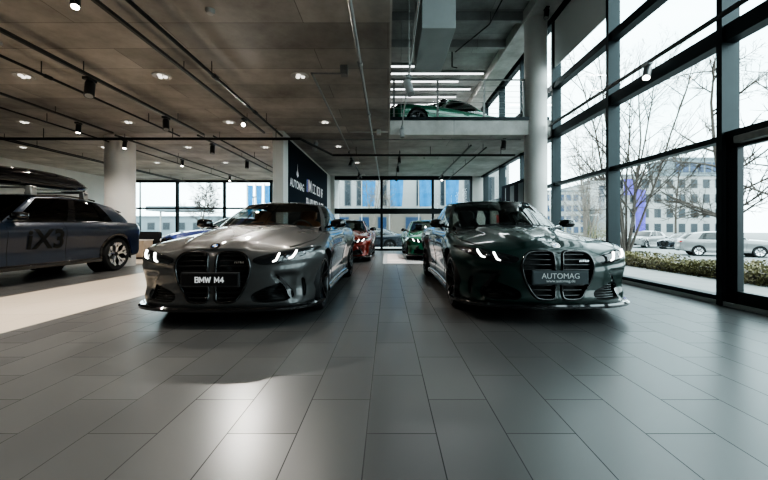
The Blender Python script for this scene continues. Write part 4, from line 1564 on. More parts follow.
    b = MB(); b.box(-.005, .03, -2.85, 2.7, 0, 3.18); b.build('panel', M['navy_panel'], r)
    rot = (PI / 2, 0, PI / 2)
    text('lettering', 'AUTOMAG', .30, M['letter_white'], r, (.034, -1.98, 2.13), rot, .001, .006)
    b = MB()
    b.prism([(-2.02, 2.36), (-1.98, 2.72), (-1.94, 2.36)], 'x', .031, .035); b.prism([(-2.09, 2.40), (-2.06, 2.52), (-2.03, 2.40)], 'x', .031, .035); b.prism([(-1.93, 2.40), (-1.90, 2.52), (-1.87, 2.40)], 'x', .031, .035)
    b.build('mark', M['letter_white'], r)
    for k, mt in enumerate(('emblem_blue', 'flag_purple', 'taillight')):
        b = MB(); b.prism([(-.95 + k * .09, 2.08), (-.87 + k * .09, 2.08), (-.82 + k * .09, 2.48), (-.90 + k * .09, 2.48)], 'x', .031, .036)
        b.build('stripe', M[mt], r)
    text('lettering', 'M', .55, M['letter_white'], r, (.034, -.44, 2.28), rot, .001, .005)
    rr = random.Random(5)
    b = MB()
    for (ya, yb, z) in ((-.05, 1.75, 2.28), (-.95, 1.95, 1.74)):
        y = ya
        while y < yb:
            wd = rr.choice((.13, .17, .2))
            b.box(.031, .035, y, y + .045, z - .16, z + .16)
            if rr.random() < .7: b.box(.031, .035, y, y + wd, z + .11, z + .16)
            if rr.random() < .6: b.box(.031, .035, y, y + wd, z - .16, z - .11)
            if rr.random() < .6: b.box(.031, .035, y, y + wd * .8, z - .03, z + .03)
            if rr.random() < .5: b.box(.031, .035, y + wd - .045, y + wd, z - .16, z + .16)
            y += wd + (.06 if rr.random() < .82 else .2)
    b.build('unreadable_lettering', M['letter_white'], r)


# ------------------------------------------------------------------ furniture and displays
def furnishings():
    # roof box on the blue car is made with the cars; lounge chairs and cabinets at the far left
    def armchair(x, y, rz, lab):
        r = empty('armchair', (x, y, 0), rz)
        tag(r, lab, 'armchair', 'dark armchairs at the far left windows')
        b = MB(); b.box(-.36, .36, -.34, .34, .28, .44); b.build('seat', M['armchair'], r, bevel=.04, smooth=40)
        b = MB(); b.box(-.36, .36, .22, .36, .40, .86); b.build('backrest', M['armchair'], r, bevel=.05, smooth=40)
        for s in (-1, 1):
            b = MB(); b.box(s * .36 - .05, s * .36 + .05, -.34, .34, .26, .62); b.build('armrest', M['armchair'], r, bevel=.03, smooth=40)
            for t in (-1, 1):
                b = MB(); b.tube([(s * .30, t * .28, 0), (s * .30, t * .28, .29)], .018, 8); b.build('leg', M['pipe_dark'], r)
    armchair(-8.75, 12.4, PI, 'dark armchair seen just right of the blue car tail')
    armchair(-7.85, 12.0, PI * .95, 'dark armchair left of the small blue car')
    def cab(x, y, lab):
        r = empty('side_cabinet', (x, y, 0))
        tag(r, lab, 'cabinet')
        b = MB(); b.box(-.45, .45, -.22, .22, .06, .58); b.build('carcass', M['wood_pale'], r, bevel=.006)
        b = MB(); b.box(-.47, .47, -.24, .24, .58, .61); b.build('top', M['plaster'], r, bevel=.004)
        for k in (-1, 1):
            b = MB(); b.box(k * .22 - .205, k * .22 + .205, -.238, -.222, .09, .55); d = b.build('door', M['wood_pale'], r, bevel=.003)
            b = MB(); b.box(k * .05 - .01, k * .05 + .01, -.255, -.238, .28, .38); b.build('handle', M['pipe_dark'], d)
        b = MB(); b.box(-.4, .4, -.18, .18, 0, .06); b.build('base', M['pipe_dark'], r)
    cab(-8.1, 11.2, 'pale low cabinet in front of the dark armchairs by the blue car tail')
    # display boards near the right rear glazing
    r = empty('display_board', (3.93, 11.05, 0))
    tag(r, 'black display board with a grey car picture beside the tall column', 'display board')
    b = MB(); b.box(-.03, .03, -1.0, 1.0, .85, 2.4); b.build('panel', M['navy_panel'], r, bevel=.004)
    for k, (a, c_, mt) in enumerate(((-.95, -.55, 'roof_grey'), (-.2, .15, 'roof_grey'), (.55, .62, 'roof_grey'))):
        b = MB(); b.box(-.036, -.03, a, c_, .95, 2.3); b.build('picture_strip', M[mt], r)
    b = MB(); b.prism([(-.9, 1.30), (.9, 1.12), (.9, 1.17), (-.9, 1.36)], 'x', -.038, -.032); b.build('picture_line', M['pipe_grey'], r)
    for t in (-.85, .85):
        b = MB(); b.tube([(0, t, .0), (0, t, .86)], .02, 8); b.build('post', M['pipe_dark'], r)
        b = MB(); b.box(-.2, .2, t - .04, t + .04, 0, .02); b.build('foot', M['pipe_dark'], r)
    # red display figure beside it: a red gift style box on a stand
    r = empty('red_display_stand', (3.35, 10.2, 0))
    tag(r, 'small red display block on a dark stand showing above the dark green car roof', 'stand')
    b = MB(); b.box(-.16, .16, -.16, .16, 1.12, 1.36); b.build('display_block', pm('signal_red', (.55, .02, .02), .4), r, bevel=.03, smooth=40)
    b = MB(); b.lathe([(.2, 0), (.2, .02), (.04, .05), (.03, 1.08), (.14, 1.12)], 16, 'z'); b.build('stand_post', M['pipe_dark'], r, smooth=40)
    r = empty('poster_stand', (3.42, 12.9, 0))
    tag(r, 'narrow poster stand with a pale figure before the right rear glazing', 'poster stand')
    b = MB(); b.box(-.33, .33, -.02, .02, .2, 1.95); b.build('panel', M['navy_panel'], r, bevel=.004)
    b = MB(); b.prism([(-.16, .9), (.12, .9), (.16, 1.35), (.05, 1.62), (-.12, 1.62), (-.18, 1.3)], 'y', -.026, -.02); b.build('picture', M['blind'], r)
    b = MB(); b.box(-.36, .36, -.15, .15, 0, .03); b.box(-.02, .02, -.02, .02, .03, .2); b.build('base', M['pipe_dark'], r)
    # pale display mat with stripes between the rear cars
    r = empty('floor_mat', (.70, 11.0, 0))
    tag(r, 'pale floor mat with pink stripes before the green car at the back', 'mat')
    b = MB(); b.box(-.85, .95, -1.6, 2.4, 0.0, .012); b.build('mat', pm('mat_grey', (.45, .46, .47), .5), r)
    for k in range(7):
        b = MB(); y0 = -1.3 + k * .5
        b.box(-.72, -.18, y0, y0 + .3, .012, .015); b.build('stripe', pm('mat_pink', (.92, .80, .78), .6), r)


# ------------------------------------------------------------------ outdoors
def bare_tree(name, label, loc, height, seed, spread=.45, mat='bark', group='bare street trees', rz=0.0, multi=1, depth=3, dens=1.0):
    rnd = random.Random(seed)
    root = empty(name, loc, rz)
    tag(root, label, 'tree', group)
    trunk, br = MB(), MB()
    def grow(mb, p, d, ln, r, level):
        k = 5 if level < 2 else 3
        pts, rs = [Vector(p)], [r]
        dd = Vector(d).normalized()
        for i in range(k):
            dd = (dd + Vector((rnd.uniform(-1, 1), rnd.uniform(-1, 1), rnd.uniform(-.5, .9))) * (.10 if level == 0 else .16)).normalized()
            pts.append(pts[-1] + dd * ln / k)
            rs.append(r * (1 - .75 * (i + 1) / k))
        mb.tube(pts, rs, 7 if level == 0 else (5 if level == 1 else 3), caps=False)
        return pts, rs
    starts = []
    for m in range(multi):
        a = rnd.uniform(0, 2 * PI)
        tilt = .0 if multi == 1 else rnd.uniform(.08, .3)
        tp, tr = grow(trunk, (0, 0, -.05), (math.cos(a) * tilt, math.sin(a) * tilt, 1), height * rnd.uniform(.86, 1), height * (.0125 if multi == 1 else .0058), 0)
        starts.append((tp, tr))
    def kids(pts, rs, ln, level, count):
        if level > depth:
            return
        for i in range(count):
            t = rnd.uniform(.22 if level == 1 else .15, .98) * (len(pts) - 1)
            j = min(int(t), len(pts) - 2)
            p = pts[j].lerp(pts[j + 1], t - j)
            ax = (pts[j + 1] - pts[j]).normalized()
            a = rnd.uniform(0, 2 * PI)
            side = ax.cross(Vector((math.cos(a), math.sin(a), .3))).normalized()
            d = ax * rnd.uniform(.5, .9) + side * (spread * 2 if level == 1 else .75)
            f = 1 - .55 * t / (len(pts) - 1)
            l2 = ln * f * rnd.uniform(.6, 1.1)
            r2 = max(.006, min(rs[j] * .65, .045 * height / 8 / level))
            q, qr = grow(br, p, d, l2, r2, level)
            kids(q, qr, l2 * .55, level + 1, max(3, int(count * .55)) if level < 2 else 5)
    for tp, tr in starts:
        kids(tp, tr, height * .42, 1, int(dens * (15 if multi == 1 else 9)))
    trunk.build('trunk', M[mat], root, smooth=50)
    br.build('branches', M[mat], root)
    return root


def building(label, loc, rz, w, h, depth, bays, floors, wz, ww, wall='wall_white', win='win_dark', roof=True, group=None, extra=None, skip=None, z0=.9, pitch=None):
    """front face along local +x at y=0 looking to -y"""
    r = empty('office_building', loc, rz)
    tag(r, label, 'building', group)
    b = MB(); b.box(0, w, 0, depth, 0, h); b.build('wall', M[wall], r)
    if roof:
        b = MB(); b.box(-.2, w + .2, -.2, depth + .2, h, h + .3); b.build('roof', M['roof_grey'], r)
    fp = pitch or h / floors
    first = None
    for f in range(floors):
        for i in range(bays):
            if skip and (i, f) in skip:
                continue
            x = (i + .5) * w / bays
            z = z0 + f * fp
            if first is None:
                q = MB(); q.box(-ww / 2, ww / 2, -.05, .04, 0, wz); fr = q.build('window', M['win_frame'], r)
                p = MB(); p.box(-ww / 2 + .08, ww / 2 - .08, -.07, -.04, .08, wz - .08); pn = p.build('pane', M[win], fr)
                first = (fr, pn); fr.location = (x, 0, z)
            else:
                c1 = first[0].copy(); C.objects.link(c1); c1.parent = r; c1.location = (x, 0, z)
                c2 = first[1].copy(); C.objects.link(c2); c2.parent = c1
    return r


def banner(label, loc, w, h, mat, rz, group, wave=.08, seed=0):
    r = empty('banner_flag', loc, rz)
    tag(r, label, 'banner', group)
    b = MB()
    rows = []
    for i in range(13):
        x = -w / 2 + w * i / 12
        rows.append([(x * (1 - .25 * ((8 - j) / 8) ** 2 * (1 if i > 6 else .2)), wave * math.sin(i * .9 + seed + j * .3), h * j / 8) for j in range(9)])
    b.grid(rows); b.build('cloth', M[mat], r, smooth=60)
    p = MB(); p.tube([(-w / 2 - .05, 0, -loc[2] - .35), (-w / 2 - .05, 0, h + .2)], .05, 8); p.tube([(-w / 2 - .05, 0, h + .03), (w / 2, 0, h + .03)], .03, 6)
    p.build('pole', M['pipe_grey'], r, smooth=40)
    return r


def outdoors():
    b = MB(); b.box(XF + .3, 7.95, -20, YB + 8, -.3, -.06)
    struct(b.build('pavement', M['paving']), 'pale paving strip outside the glass front')
    b = MB(); b.box(-160, 9.0, YB + .4, 220, -1.2, -.36); b.box(9.0, 18, YB + .4, 220, -1.2, -.8); b.box(8.0, 200, -60, YB + .4, -1.2, -.8); b.box(18, 200, YB + .4, 220, -1.2, -.8)
    struct(b.build('road', M['asphalt']), 'pale grey road and yards around the showroom')
    b = MB(); b.box(-14, 4.4, YBL + .3, YBL + 4.5, -.36, -.1)
    struct(b.build('pavement_back', M['paving']), 'paving behind the rear windows')
    # hedge
    rnd = random.Random(3)
    hv = MB()
    for i in range(17000):
        x, y = rnd.uniform(6.5, 7.6), rnd.uniform(1.0, 14.0)
        if rnd.random() < .4:
            x = 6.5 + abs(rnd.gauss(0, .07))
        top = .25 + .05 * math.sin(y * 2.1) + .04 * math.sin(y * 5.3 + x * 3)
        z = -.06 + (top + .06) * (rnd.random() ** (.55 if x > 6.62 else .9))
        s_ = rnd.uniform(.016, .038)
        n1 = Vector((rnd.gauss(0, 1), rnd.gauss(0, 1), rnd.gauss(0, 1))).normalized()
        t = n1.orthogonal().normalized(); bt = n1.cross(t)
        p = Vector((x, y, z))
        hv.add([p - t * s_, p + bt * s_ * .6, p + t * s_ * 1.3, p - bt * s_ * .6], [(0, 1, 2, 3)])
    r = empty('hedge', (7.1, 7.5, -.06))
    tag(r, 'low clipped hedge along the pavement outside the glass front', 'hedge')
    o = hv.build('foliage', M['hedge'], r, recalc=False); o.location = (-7.1, -7.5, .06)
    cb = MB(); cb.box(-.45, .45, -6.4, 6.4, 0, .2); cb.build('stems', M['bark'], r)
    # shrubs
    def shrub(loc, rad, hgt, lab, seed):
        rr = random.Random(seed)
        q = MB()
        for i in range(1500):
            a, e = rr.uniform(0, 2 * PI), rr.random() ** .5
            k = rr.random()
            p = Vector((rad * e * math.cos(a), rad * e * math.sin(a), hgt * k * (1 - .55 * e * e)))
            s_ = rr.uniform(.03, .08)
            n1 = Vector((rr.gauss(0, 1), rr.gauss(0, 1), rr.gauss(0, 1))).normalized()
            t = n1.orthogonal().normalized(); bt = n1.cross(t)
            q.add([p - t * s_, p + bt * s_ * .6, p + t * s_ * 1.3, p - bt * s_ * .6], [(0, 1, 2, 3)])
        r = empty('shrub', loc); tag(r, lab, 'shrub', 'olive shrubs outside the glass front')
        q.build('foliage', M['hedge'], r, recalc=False)
        st = MB(); st.tube([(0, 0, -.1), (0, 0, hgt * .5)], .06, 6); st.build('stem', M['bark'], r)
    shrub((16.2, 33.5, -.8), 1.5, 2.6, 'olive shrub below the pale block, just right of the dark green car mirror', 4)
    shrub((19.0, 32.0, -.8), 1.6, 2.4, 'olive shrub left of the first wide dark post', 5)
    # trees to the right
    g = 'bare street trees outside the glass front'
    bare_tree('bare_tree', 'bare upright tree with many thin stems before the violet banners', (13.2, 19.5, -.8), 12.6, 11, .30, group=g, multi=7, dens=1.6)
    bare_tree('bare_tree', 'bare spreading tree beside the wide dark post near the silver car', (12.1, 12.4, -.8), 8.2, 24, .75, group=g, dens=1.5)
    bare_tree('bare_tree', 'bare tree filling the exit door glass at the right edge', (11.2, 9.3, -.8), 7.2, 35, .7, group=g, dens=1.5)
    bare_tree('bare_tree', 'small pale bare tree seen behind the dark green car mirror', (15.4, 27.5, -.8), 9.5, 46, .4, 'bark_pale', group=g, multi=6, dens=1.4)
    bare_tree('bare_tree', 'bare tree before the pale block left of the violet banners', (20.5, 35.0, -.8), 13.5, 57, .45, 'bark_pale', group=g, multi=2, dens=1.5)
    bare_tree('bare_tree', 'distant bare tree before the white office block', (32.0, 39.0, -.8), 10.5, 68, .55, group=g, dens=1.4)
    # trees at the back
    g2 = 'bare trees behind the rear windows'
    bare_tree('bare_tree', 'pale thin bare tree before the white block in the middle rear window', (-1.35, 26, -.36), 7.5, 71, .35, 'bark_pale', group=g2, multi=3, dens=1.5)
    bare_tree('bare_tree', 'large bare round crowned tree in the left rear window', (-17.6, 33, -.36), 6.9, 82, .8, 'bark', group=g2, dens=2.6)
    bare_tree('bare_tree', 'slim bare tree just left of the pier in the left rear window', (-11.8, 36, -.36), 4.2, 93, .6, 'bark_pale', group=g2, dens=1.5)
    bare_tree('bare_tree', 'low bare tree left of the green car in the middle rear window', (.2, 28, -.36), 4.2, 95, .6, 'bark_pale', group=g2)
    # buildings
    building('white office block with violet banners across the street', (48.5, 75, -.8), 0, 26, 13.2, 12, 10, 4, 1.9, 1.45, pitch=3.15, z0=1.1)
    building('glass topped storey set back on the white office block', (62.5, 76.6, 12.75), 0, 11.5, 3.6, 8, 7, 1, 2.3, 1.35, wall='roof_grey', win='win_blue', z0=.6)
    building('pale office block with blue windows behind the dark green car', (33.0, 82, -.8), 0, 13.4, 10.6, 10, 8, 4, 1.5, 1.2, win='win_blue', z0=.9, pitch=2.5)
    building('taller white house beside the block with blue windows', (50.2, 92, -.8), 0, 6.2, 13.2, 10, 3, 4, 1.6, 1.2, win='win_blue', z0=1.2, pitch=3.0)
    bb = building('long white building with blue flags across the back street', (-6.6, 33, -.36), 0, 18, 9.5, 12, 16, 2, 2.75, .62, z0=3.5, pitch=3.4, skip={(i, f) for f in range(2) for i in (4, 7, 9, 11)})
    b = MB(); b.box(-.1, 18.1, -.18, -.02, 0, 3.15); b.build('ground_floor', M['wall_beige'], bb)
    for k, (x, w) in enumerate(((1.6, 1.4), (3.9, 1.0), (5.6, .9), (8.2, 1.5), (11.2, 1.4), (14, 1.4))):
        b = MB(); b.box(x, x + w, -.24, -.1, .9, 2.5); f = b.build('window', M['win_frame'], bb)
        b = MB(); b.box(x + .08, x + w - .08, -.27, -.2, .98, 2.42); b.build('pane', M['win_blue'], f)
    for (x, lab) in ((-1.62, 'blue flag half hidden by the pale tree in the rear window'), (.75, 'wide blue flag left of the green car in the rear window'), (3.25, 'wide blue flag right above the green car in the rear window'), (5.5, 'blue flag nearest the right end of the rear window')):
        banner(lab, (x, 30.0, 2.9), 1.15, 3.0, 'flag_blue', 0, 'blue flags before the white building', seed=x)
    for (x, lab, z, h) in ((50.9, 'violet banner high on the white office block, left one', 8.2, 3.4), (53.4, 'long violet banner on the white office block, right one', .2, 9.2)):
        banner(lab, (x, 74.2, z), 2.2, h, 'flag_purple', 0, 'violet banners on the white office block', wave=.15)
    # left rear distance
    r = empty('canopy_roof', (-27.5, 44, -.36))
    tag(r, 'flat grey canopy roof on posts in the left rear window', 'canopy')
    b = MB(); b.box(-1.5, 4.6, -2, 2, 3.55, 4.1); b.build('roof', M['roof_grey'], r)
    for x in (-1.0, 4.1):
        b = MB(); b.tube([(x, 0, 0), (x, 0, 3.6)], .1, 8); b.build('post', M['pipe_grey'], r)
    building('low grey hall behind the left rear window', (-62, 75, -.36), 0, 26, 3.9, 9, 8, 1, 1.6, 1.6, wall='roof_grey', z0=1.2)
    building('low pale hall behind the large bare tree', (-34, 80, -.36), 0, 26, 5.0, 9, 9, 1, 1.6, 1.6, wall='wall_white', z0=1.6)
    for (x, y, h, lab) in ((-17.3, 24.5, 4.6, 'grey street lamp with a long head left in the left rear window'), (-13.0, 34, 4.4, 'slim street lamp right of the large bare tree')):
        r = empty('street_lamp', (x, y, -.36)); tag(r, lab, 'street lamp', 'street lamps behind the left rear window')
        b = MB(); b.tube([(0, 0, 0), (0, 0, h)], [.07, .045], 10); b.build('pole', M['frame'], r, smooth=40)
        b = MB(); b.box(-.3, .75, -.1, .1, h - .02, h + .1); b.build('lamp_head', M['roof_grey'], r, bevel=.02)
    for k, x in enumerate((-12.55, -11.75, -10.95)):
        banner(('narrow blue flag left of its white row by the pier', 'narrow blue flag in the middle of the row by the pier', 'narrow blue flag right in the row, nearest the pier')[k], (x, 32.0, 1.6), .5, 3.3, 'flag_blue', 0, 'narrow flags in the left rear window', .04, k)


# ------------------------------------------------------------------ cars
def cars():
    GREY = paint('grey_metallic', (.066, .066, .066), .25, .42)
    GREEN = paint('dark_green_metallic', (.001, .020, .0155), .12, .4)
    BLUE = paint('blue_grey_metallic', (.011, .021, .040), .3, .42)
    RED = paint('copper_red_metallic', (.17, .014, .006), .4, .34)
    GREEN2 = paint('bright_green_metallic', (.002, .12, .06), .15, .4)
    WHITE = paint('silver_white', (.22, .225, .225), .3, .35)
    NIGHT = paint('night_blue', (.006, .012, .022), .3, .35)
    COBALT = paint('cobalt_blue', (.02, .05, .30), .4, .35)
    c = build_car('coupe_car', COUPE, GREY, (-1.65, 3.28, 0), style='coupe', seat_mat='seat_tan',
                  plate=dict(mat='plate_black', frame='trim_frame', lines=[('BMW M4', .047, 0, 'strokes', 'letter_white')]))
    tag(c.root, 'grey metallic coupe with lit headlights and a black lettered plate', 'car')
    badge(c)
    c = build_car('saloon_car', SEDAN, GREEN, (1.665, 3.42, 0), style='sedan', roof_mat=M['gloss_black'],
                  plate=dict(mat='plate_grey', frame='plate_grey', lines=[('AUTOMAG', .074, .014, .0, 'letter_pale'), ('www.automag.de', .040, -.032, .0, 'letter_pale')]))
    tag(c.root, 'very dark green saloon car with lit headlights and a slate grey plate', 'car')
    badge(c)
    # blue sport utility at the left
    c = build_car('crossover_car', SUV, BLUE, (-7.08, 4.22, 0), style='suv', front='suv', rimstyle='suv', glassm='car_glass_dark', lights_on=False)
    tag(c.root, 'dark blue crossover car with big black letters on its doors', 'car')
    suv_extras(c)
    d = .5
    c = build_car('coupe_car', COUPE, RED, (-1.40, 9.75, 0), detail=d, style='coupe', scale=(.97, .97, .93))
    tag(c.root, 'copper red car parked behind the grey coupe', 'car')
    c = build_car('saloon_car', SEDAN, GREEN2, (1.46, 10.3, 0), detail=d, style='sedan', scale=(.97, .97, .90))
    tag(c.root, 'bright green car parked behind the dark green saloon', 'car')
    c = build_car('coupe_car', COUPE, GREEN2, (-.32, 10.25, ZM - .035), rz=math.radians(-60), detail=d, style='coupe')
    tag(c.root, 'bright green coupe standing on the gallery behind the railing', 'car')
    c = build_car('saloon_car', SEDAN, COBALT, (-6.3, 9.95, 0), rz=math.radians(-35), detail=.4, style='sedan', scale=(.93, .93, .95), lights_on=False)
    tag(c.root, 'small blue car hidden behind the bonnet of the grey coupe', 'car')
    # outside
    c = build_car('coupe_car', COUPE, NIGHT, (-3.6, 21.6, -.36), rz=math.radians(-88), detail=.4, style='coupe', lights_on=False)
    tag(c.root, 'dark blue car parked outside behind the middle rear window', 'car')
    g = 'cars parked across the street'
    c = build_car('hatchback_car', HATCH, WHITE, (24.0, 21.9, -.8), rz=math.radians(62), detail=.4, style='suv', front='suv', rimstyle='suv', glassm='car_glass_dark', lights_on=False)
    tag(c.root, 'silver crossover car parked beyond the hedge, behind the wide post', 'car', g)
    c = build_car('hatchback_car', HATCH, WHITE, (23.2, 33.5, -.8), rz=math.radians(-65), detail=.35, style='suv', front='suv', rimstyle='suv', glassm='car_glass_dark', lights_on=False)
    tag(c.root, 'white car farthest left of those across the street', 'car', g)
    c = build_car('saloon_car', SEDAN, NIGHT, (24.4, 31.0, -.8), rz=math.radians(-72), detail=.35, style='sedan', front='m', lights_on=False)
    tag(c.root, 'dark car between the white and the silver ones across the street', 'car', g)


def badge(c):
    go = [o for o in c.root.children if o.name.startswith('kidney_grille')][0]
    b = MB()
    for k in range(3):
        b.prism([(.205 + k * .016, .612), (.216 + k * .016, .612), (.222 + k * .016, .632), (.211 + k * .016, .632)], 'y', c.front_hit(.24, .62)[0].y - .004, c.front_hit(.24, .62)[0].y + .012)
    b.prism([(.258, .612), (.300, .612), (.300, .632), (.285, .632), (.279, .62), (.273, .632), (.258, .632)], 'y', c.front_hit(.24, .62)[0].y - .004, c.front_hit(.24, .62)[0].y + .012)
    b.build('grille_badge', M['chrome'], go)


def suv_extras(c):
    root = c.root
    # lettering on the doors, wrapped on the body side
    cu = bpy.data.curves.new('tmp', 'FONT'); cu.body = 'iX3'; cu.size = .47; cu.align_x = 'CENTER'; cu.align_y = 'CENTER'; cu.offset = .014; cu.space_character = 1.08
    t = bpy.data.objects.new('tmp', cu); C.objects.link(t)
    dg = bpy.context.evaluated_depsgraph_get()
    me = t.evaluated_get(dg).to_mesh()
    tb = bmesh.new(); tb.from_mesh(me)
    bmesh.ops.triangulate(tb, faces=tb.faces)
    for _ in range(3):
        bmesh.ops.subdivide_edges(tb, edges=[e for e in tb.edges if e.calc_length() > .05], cuts=1)
        bmesh.ops.triangulate(tb, faces=tb.faces)
    tb.verts.index_update()
    vs = [v.co.copy() for v in tb.verts]; fs = [tuple(v.index for v in f.verts) for f in tb.faces]
    tb.free()
    t.evaluated_get(dg).to_mesh_clear()
    bpy.data.objects.remove(t)
    b = MB(); P = []
    for v in vs:
        u, z = 2.12 + v.x, .74 + v.y
        p, nn = c.side_hit(1, u, z)
        P.append(p + nn * .009)
    b.add(P, fs); b.build('side_lettering', M['seam'], root, recalc=False)
    # black arch cladding
    cfg = SUV
    for uc in (cfg['uf'], cfg['ur']):
        for sg in (1, -1):
            m = MB(); rows = []
            for a in np.linspace(-.28, PI + .28, 40):
                row = []
                for rr_, o in ((cfg['Rarch'] - .004, .004), (cfg['Rarch'] + .004, .014), (cfg['Rarch'] + .05, .012), (cfg['Rarch'] + .055, .0)):
                    uu, zz = uc + rr_ * math.cos(a), cfg['zw'] + rr_ * math.sin(a)
                    p, nn = c.side_hit(sg, uu, max(.26, zz))
                    row.append((p.x + sg * o, uu, zz))
                rows.append(row)
            m.grid(rows); m.build('arch_cladding', M['gloss_black'], root, smooth=50)
    # roof rails
    G, mk = c.G, c.marks
    for sg in (1, -1):
        m = MB()
        m.tube([(G[i, -1, 0] * sg * .985, G[i, -1, 1], G[i, -1, 2] + .03) for i in range(mk[2] - 1, mk[3] + 1)], .016, 6)
        m.build('roof_rail', M['gloss_black'], root, smooth=50)
    # roof spoiler
    m = MB(); rows = []
    for x in np.linspace(-.56, .56, 9):
        z = 1.545 - .10 * (x / .6) ** 2
        rows.append([(x, 3.98, z - .02), (x, 4.34, z - .10), (x, 4.35, z - .125), (x, 4.1, z - .11)])
    m.grid(rows); m.build('roof_spoiler', bpy.data.materials['blue_grey_metallic'], root, smooth=40)
    # roof box
    r = empty('roof_box', (-7.08 + .12, 4.22, 0))
    tag(r, 'glossy black roof box strapped on the blue crossover car', 'roof box')
    m = MB(); ring = []
    u0, u1, zb = 1.0, 3.52, 1.735
    for k, q in enumerate((0, .012, .04, .12, .3, .5, .7, .86, .95, .985, 1)):
        u = u0 + (u1 - u0) * q
        e = min(1, max(.05, (q / .16) ** .5 if q < .16 else ((1 - q) / .10) ** .45 if q > .9 else 1)) if 0 < q < 1 else .04
        hw = .43 * (.82 + .18 * min(1, q * 2.0)) * (.7 + .3 * e)
        ht = .34 * (.62 + .38 * min(1, (q + .1) * 1.7)) * e * (1 if q < .6 else 1 - .35 * ((q - .6) / .4) ** 2)
        row = []
        for a in np.linspace(0, 2 * PI, 33):
            ca, sa = math.cos(a), math.sin(a)
            x = hw * math.copysign(abs(ca) ** .45, ca)
            z = zb + .10 + (ht - .10) * abs(sa) ** .6 if sa > 0 else zb + .10 - .10 * abs(sa) ** .5 * (.4 + .6 * e)
            row.append((x, u, z))
        ring.append(row)
    m.grid(ring); m.add(ring[0][:-1], [tuple(range(32))]); m.add(ring[-1][:-1], [tuple(range(32))])
    m.build('shell', M['gloss_black'], r, smooth=45)
    s_ = MB()
    s_.tube([(x_, y_, z_) for (x_, y_, z_) in [(row[0][0] + .003, row[0][1], zb + .10) for row in ring[1:-1]] + [(row[16][0] - .003, row[16][1], zb + .10) for row in ring[-2:0:-1]]], .007, 5, closed=True)
    s_.build('lid_seam', M['seam'], r)
    for uu in (2.15, 3.25):
        m = MB(); m.bar((-.70, uu, 1.70), (.55, uu, 1.70), .07, .03)
        cb = m.build('crossbar', M['pipe_grey'], r, bevel=.005)
        for sx in (-.70, .47):
            f = MB(); f.prism([(sx - .05, 1.56), (sx + .07, 1.56), (sx + .05, 1.73), (sx - .03, 1.73)], 'y', uu - .06, uu + .06)
            f.build('crossbar_foot', M['pipe_grey'], cb, bevel=.012)


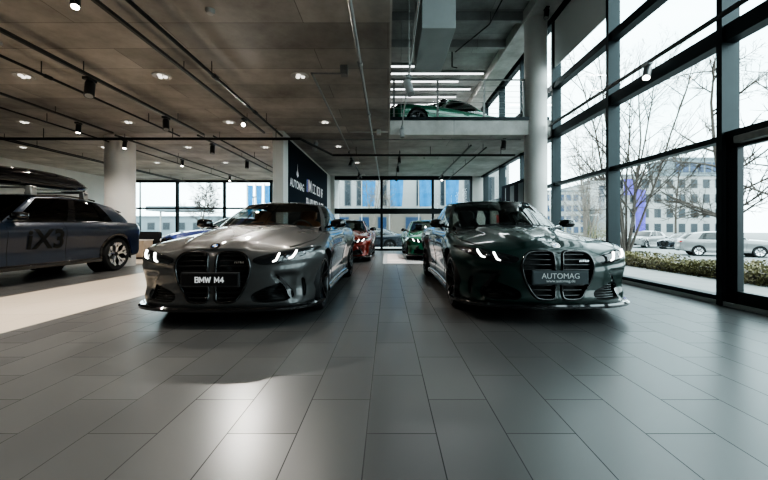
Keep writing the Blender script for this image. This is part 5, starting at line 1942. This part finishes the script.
# ------------------------------------------------------------------ light and camera
def light_and_camera():
    w = bpy.data.worlds.new('overcast_sky')
    bpy.context.scene.world = w
    w.use_nodes = True
    nt = w.node_tree
    bg = nt.nodes['Background']
    tc = nt.nodes.new('ShaderNodeTexCoord')
    mp = nt.nodes.new('ShaderNodeMapping'); mp.inputs['Scale'].default_value = (1, 1, 2.6)
    n = nt.nodes.new('ShaderNodeTexNoise'); n.inputs['Scale'].default_value = 2.2; n.inputs['Detail'].default_value = 5; n.inputs['Roughness'].default_value = .55
    r = nt.nodes.new('ShaderNodeValToRGB')
    r.color_ramp.elements[0].position = .3; r.color_ramp.elements[0].color = (.62, .80, .84, 1)
    r.color_ramp.elements[1].position = .62; r.color_ramp.elements[1].color = (.83, .95, .97, 1)
    nt.links.new(tc.outputs['Generated'], mp.inputs['Vector']); nt.links.new(mp.outputs[0], n.inputs['Vector'])
    nt.links.new(n.outputs['Fac'], r.inputs['Fac']); nt.links.new(r.outputs['Color'], bg.inputs['Color'])
    bg.inputs['Strength'].default_value = 3.7
    def spot(name, loc, aim, e, size, blend, col, rad=.05):
        l = bpy.data.lights.new(name, 'SPOT'); l.energy = e * 1.8; l.spot_size = math.radians(size); l.spot_blend = blend; l.color = col; l.shadow_soft_size = rad
        o = bpy.data.objects.new(name, l); C.objects.link(o); o.location = loc
        o.rotation_euler = (Vector(aim) - Vector(loc)).to_track_quat('-Z', 'Y').to_euler()
        return o
    warm = (1, .91, .80); neut = (1, .95, .88)
    spot('key_spot', (-2.80, 6.80, 2.92), (-1.6, 2.6, 0), 110, 95, .6, neut, .03)
    for (x, y, e) in [(-3.46, 5.37, 60), (-5.57, 5.37, 70), (-1.35, 5.37, 60), (-5.68, 7.67, 80), (-7.95, 7.67, 60), (-8.1, 10, 70), (-5.7, 10, 60), (-3.5, 10, 60), (-3.5, 12.3, 50), (-5.7, 12.3, 50), (-8.1, 12.3, 60), (-1.1, 12.3, 40), (-3.46, 3.1, 60), (-5.57, 3.1, 70), (-1.35, 3.1, 50), (-3.46, .8, 60), (-5.57, .8, 60)]:
        spot('downlight_lamp', (x, y, ZS - .05), (x, y, 0), e, 120, .8, warm, .025)
    for (x, y, e) in [(1.5, 11, 110), (1.5, 13.5, 100), (2.9, 12.2, 80), (.9, 9.5, 60)]:
        spot('gallery_lamp', (x, y, ZS - .05), (x, y, 0), e, 130, .8, neut, .03)
    for y in (12.25, 13.6, 15.2):
        l = bpy.data.lights.new('linear_lamp_light', 'AREA'); l.shape = 'RECTANGLE'; l.size = 3; l.size_y = .08; l.energy = 25
        o = bpy.data.objects.new('linear_lamp_light', l); C.objects.link(o); o.location = (1.7, y, ZU - .13)
    for (x, y) in ():
        spot('void_lamp', (x, y, ZU - .1), (x, y + .3, 0), 170, 92, .6, neut, .12)
    for (x, y, lab) in ():
        r = empty('pendant_lamp', (x, y, ZU)); tag(r, 'surface mounted round lamp over the void, ' + lab, 'ceiling light', 'round lamps over the void')
        b = MB(); b.lathe([(.13, 0), (.13, -.07), (.11, -.075)], 20, 'z', cap=False); b.build('housing', M['spot_grey'], r, smooth=40)
        b = MB(); b.lathe([(.0, -.07), (.11, -.074)], 20, 'z', cap=False); b.build('diffuser', M['lamp_soft'], r, smooth=40)
    cam = bpy.data.cameras.new('camera')
    cam.sensor_width = 36; cam.lens = 36 * F / 768
    cam.shift_x = -(VX - 384) / 768; cam.shift_y = -(240 - VY) / 768
    cam.clip_end = 500
    o = bpy.data.objects.new('camera', cam); C.objects.link(o)
    o.location = (0, 0, H); o.rotation_euler = (PI / 2, 0, 0)
    sc = bpy.context.scene
    sc.camera = o
    sc.view_settings.view_transform = 'AgX'
    sc.view_settings.look = 'AgX - High Contrast'
    sc.view_settings.exposure = .5
    sc.cycles.use_denoising = True
    sc.cycles.max_bounces = 8
    sc.cycles.transparent_max_bounces = 16
    sc.cycles.sample_clamp_indirect = 6
    sc.cycles.caustics_reflective = False
    sc.cycles.caustics_refractive = False


materials()
M['trim_frame'] = pm('plate_frame', (.05, .05, .052), .3)
setting()
facade()
fittings()
furnishings()
outdoors()
cars()
light_and_camera()
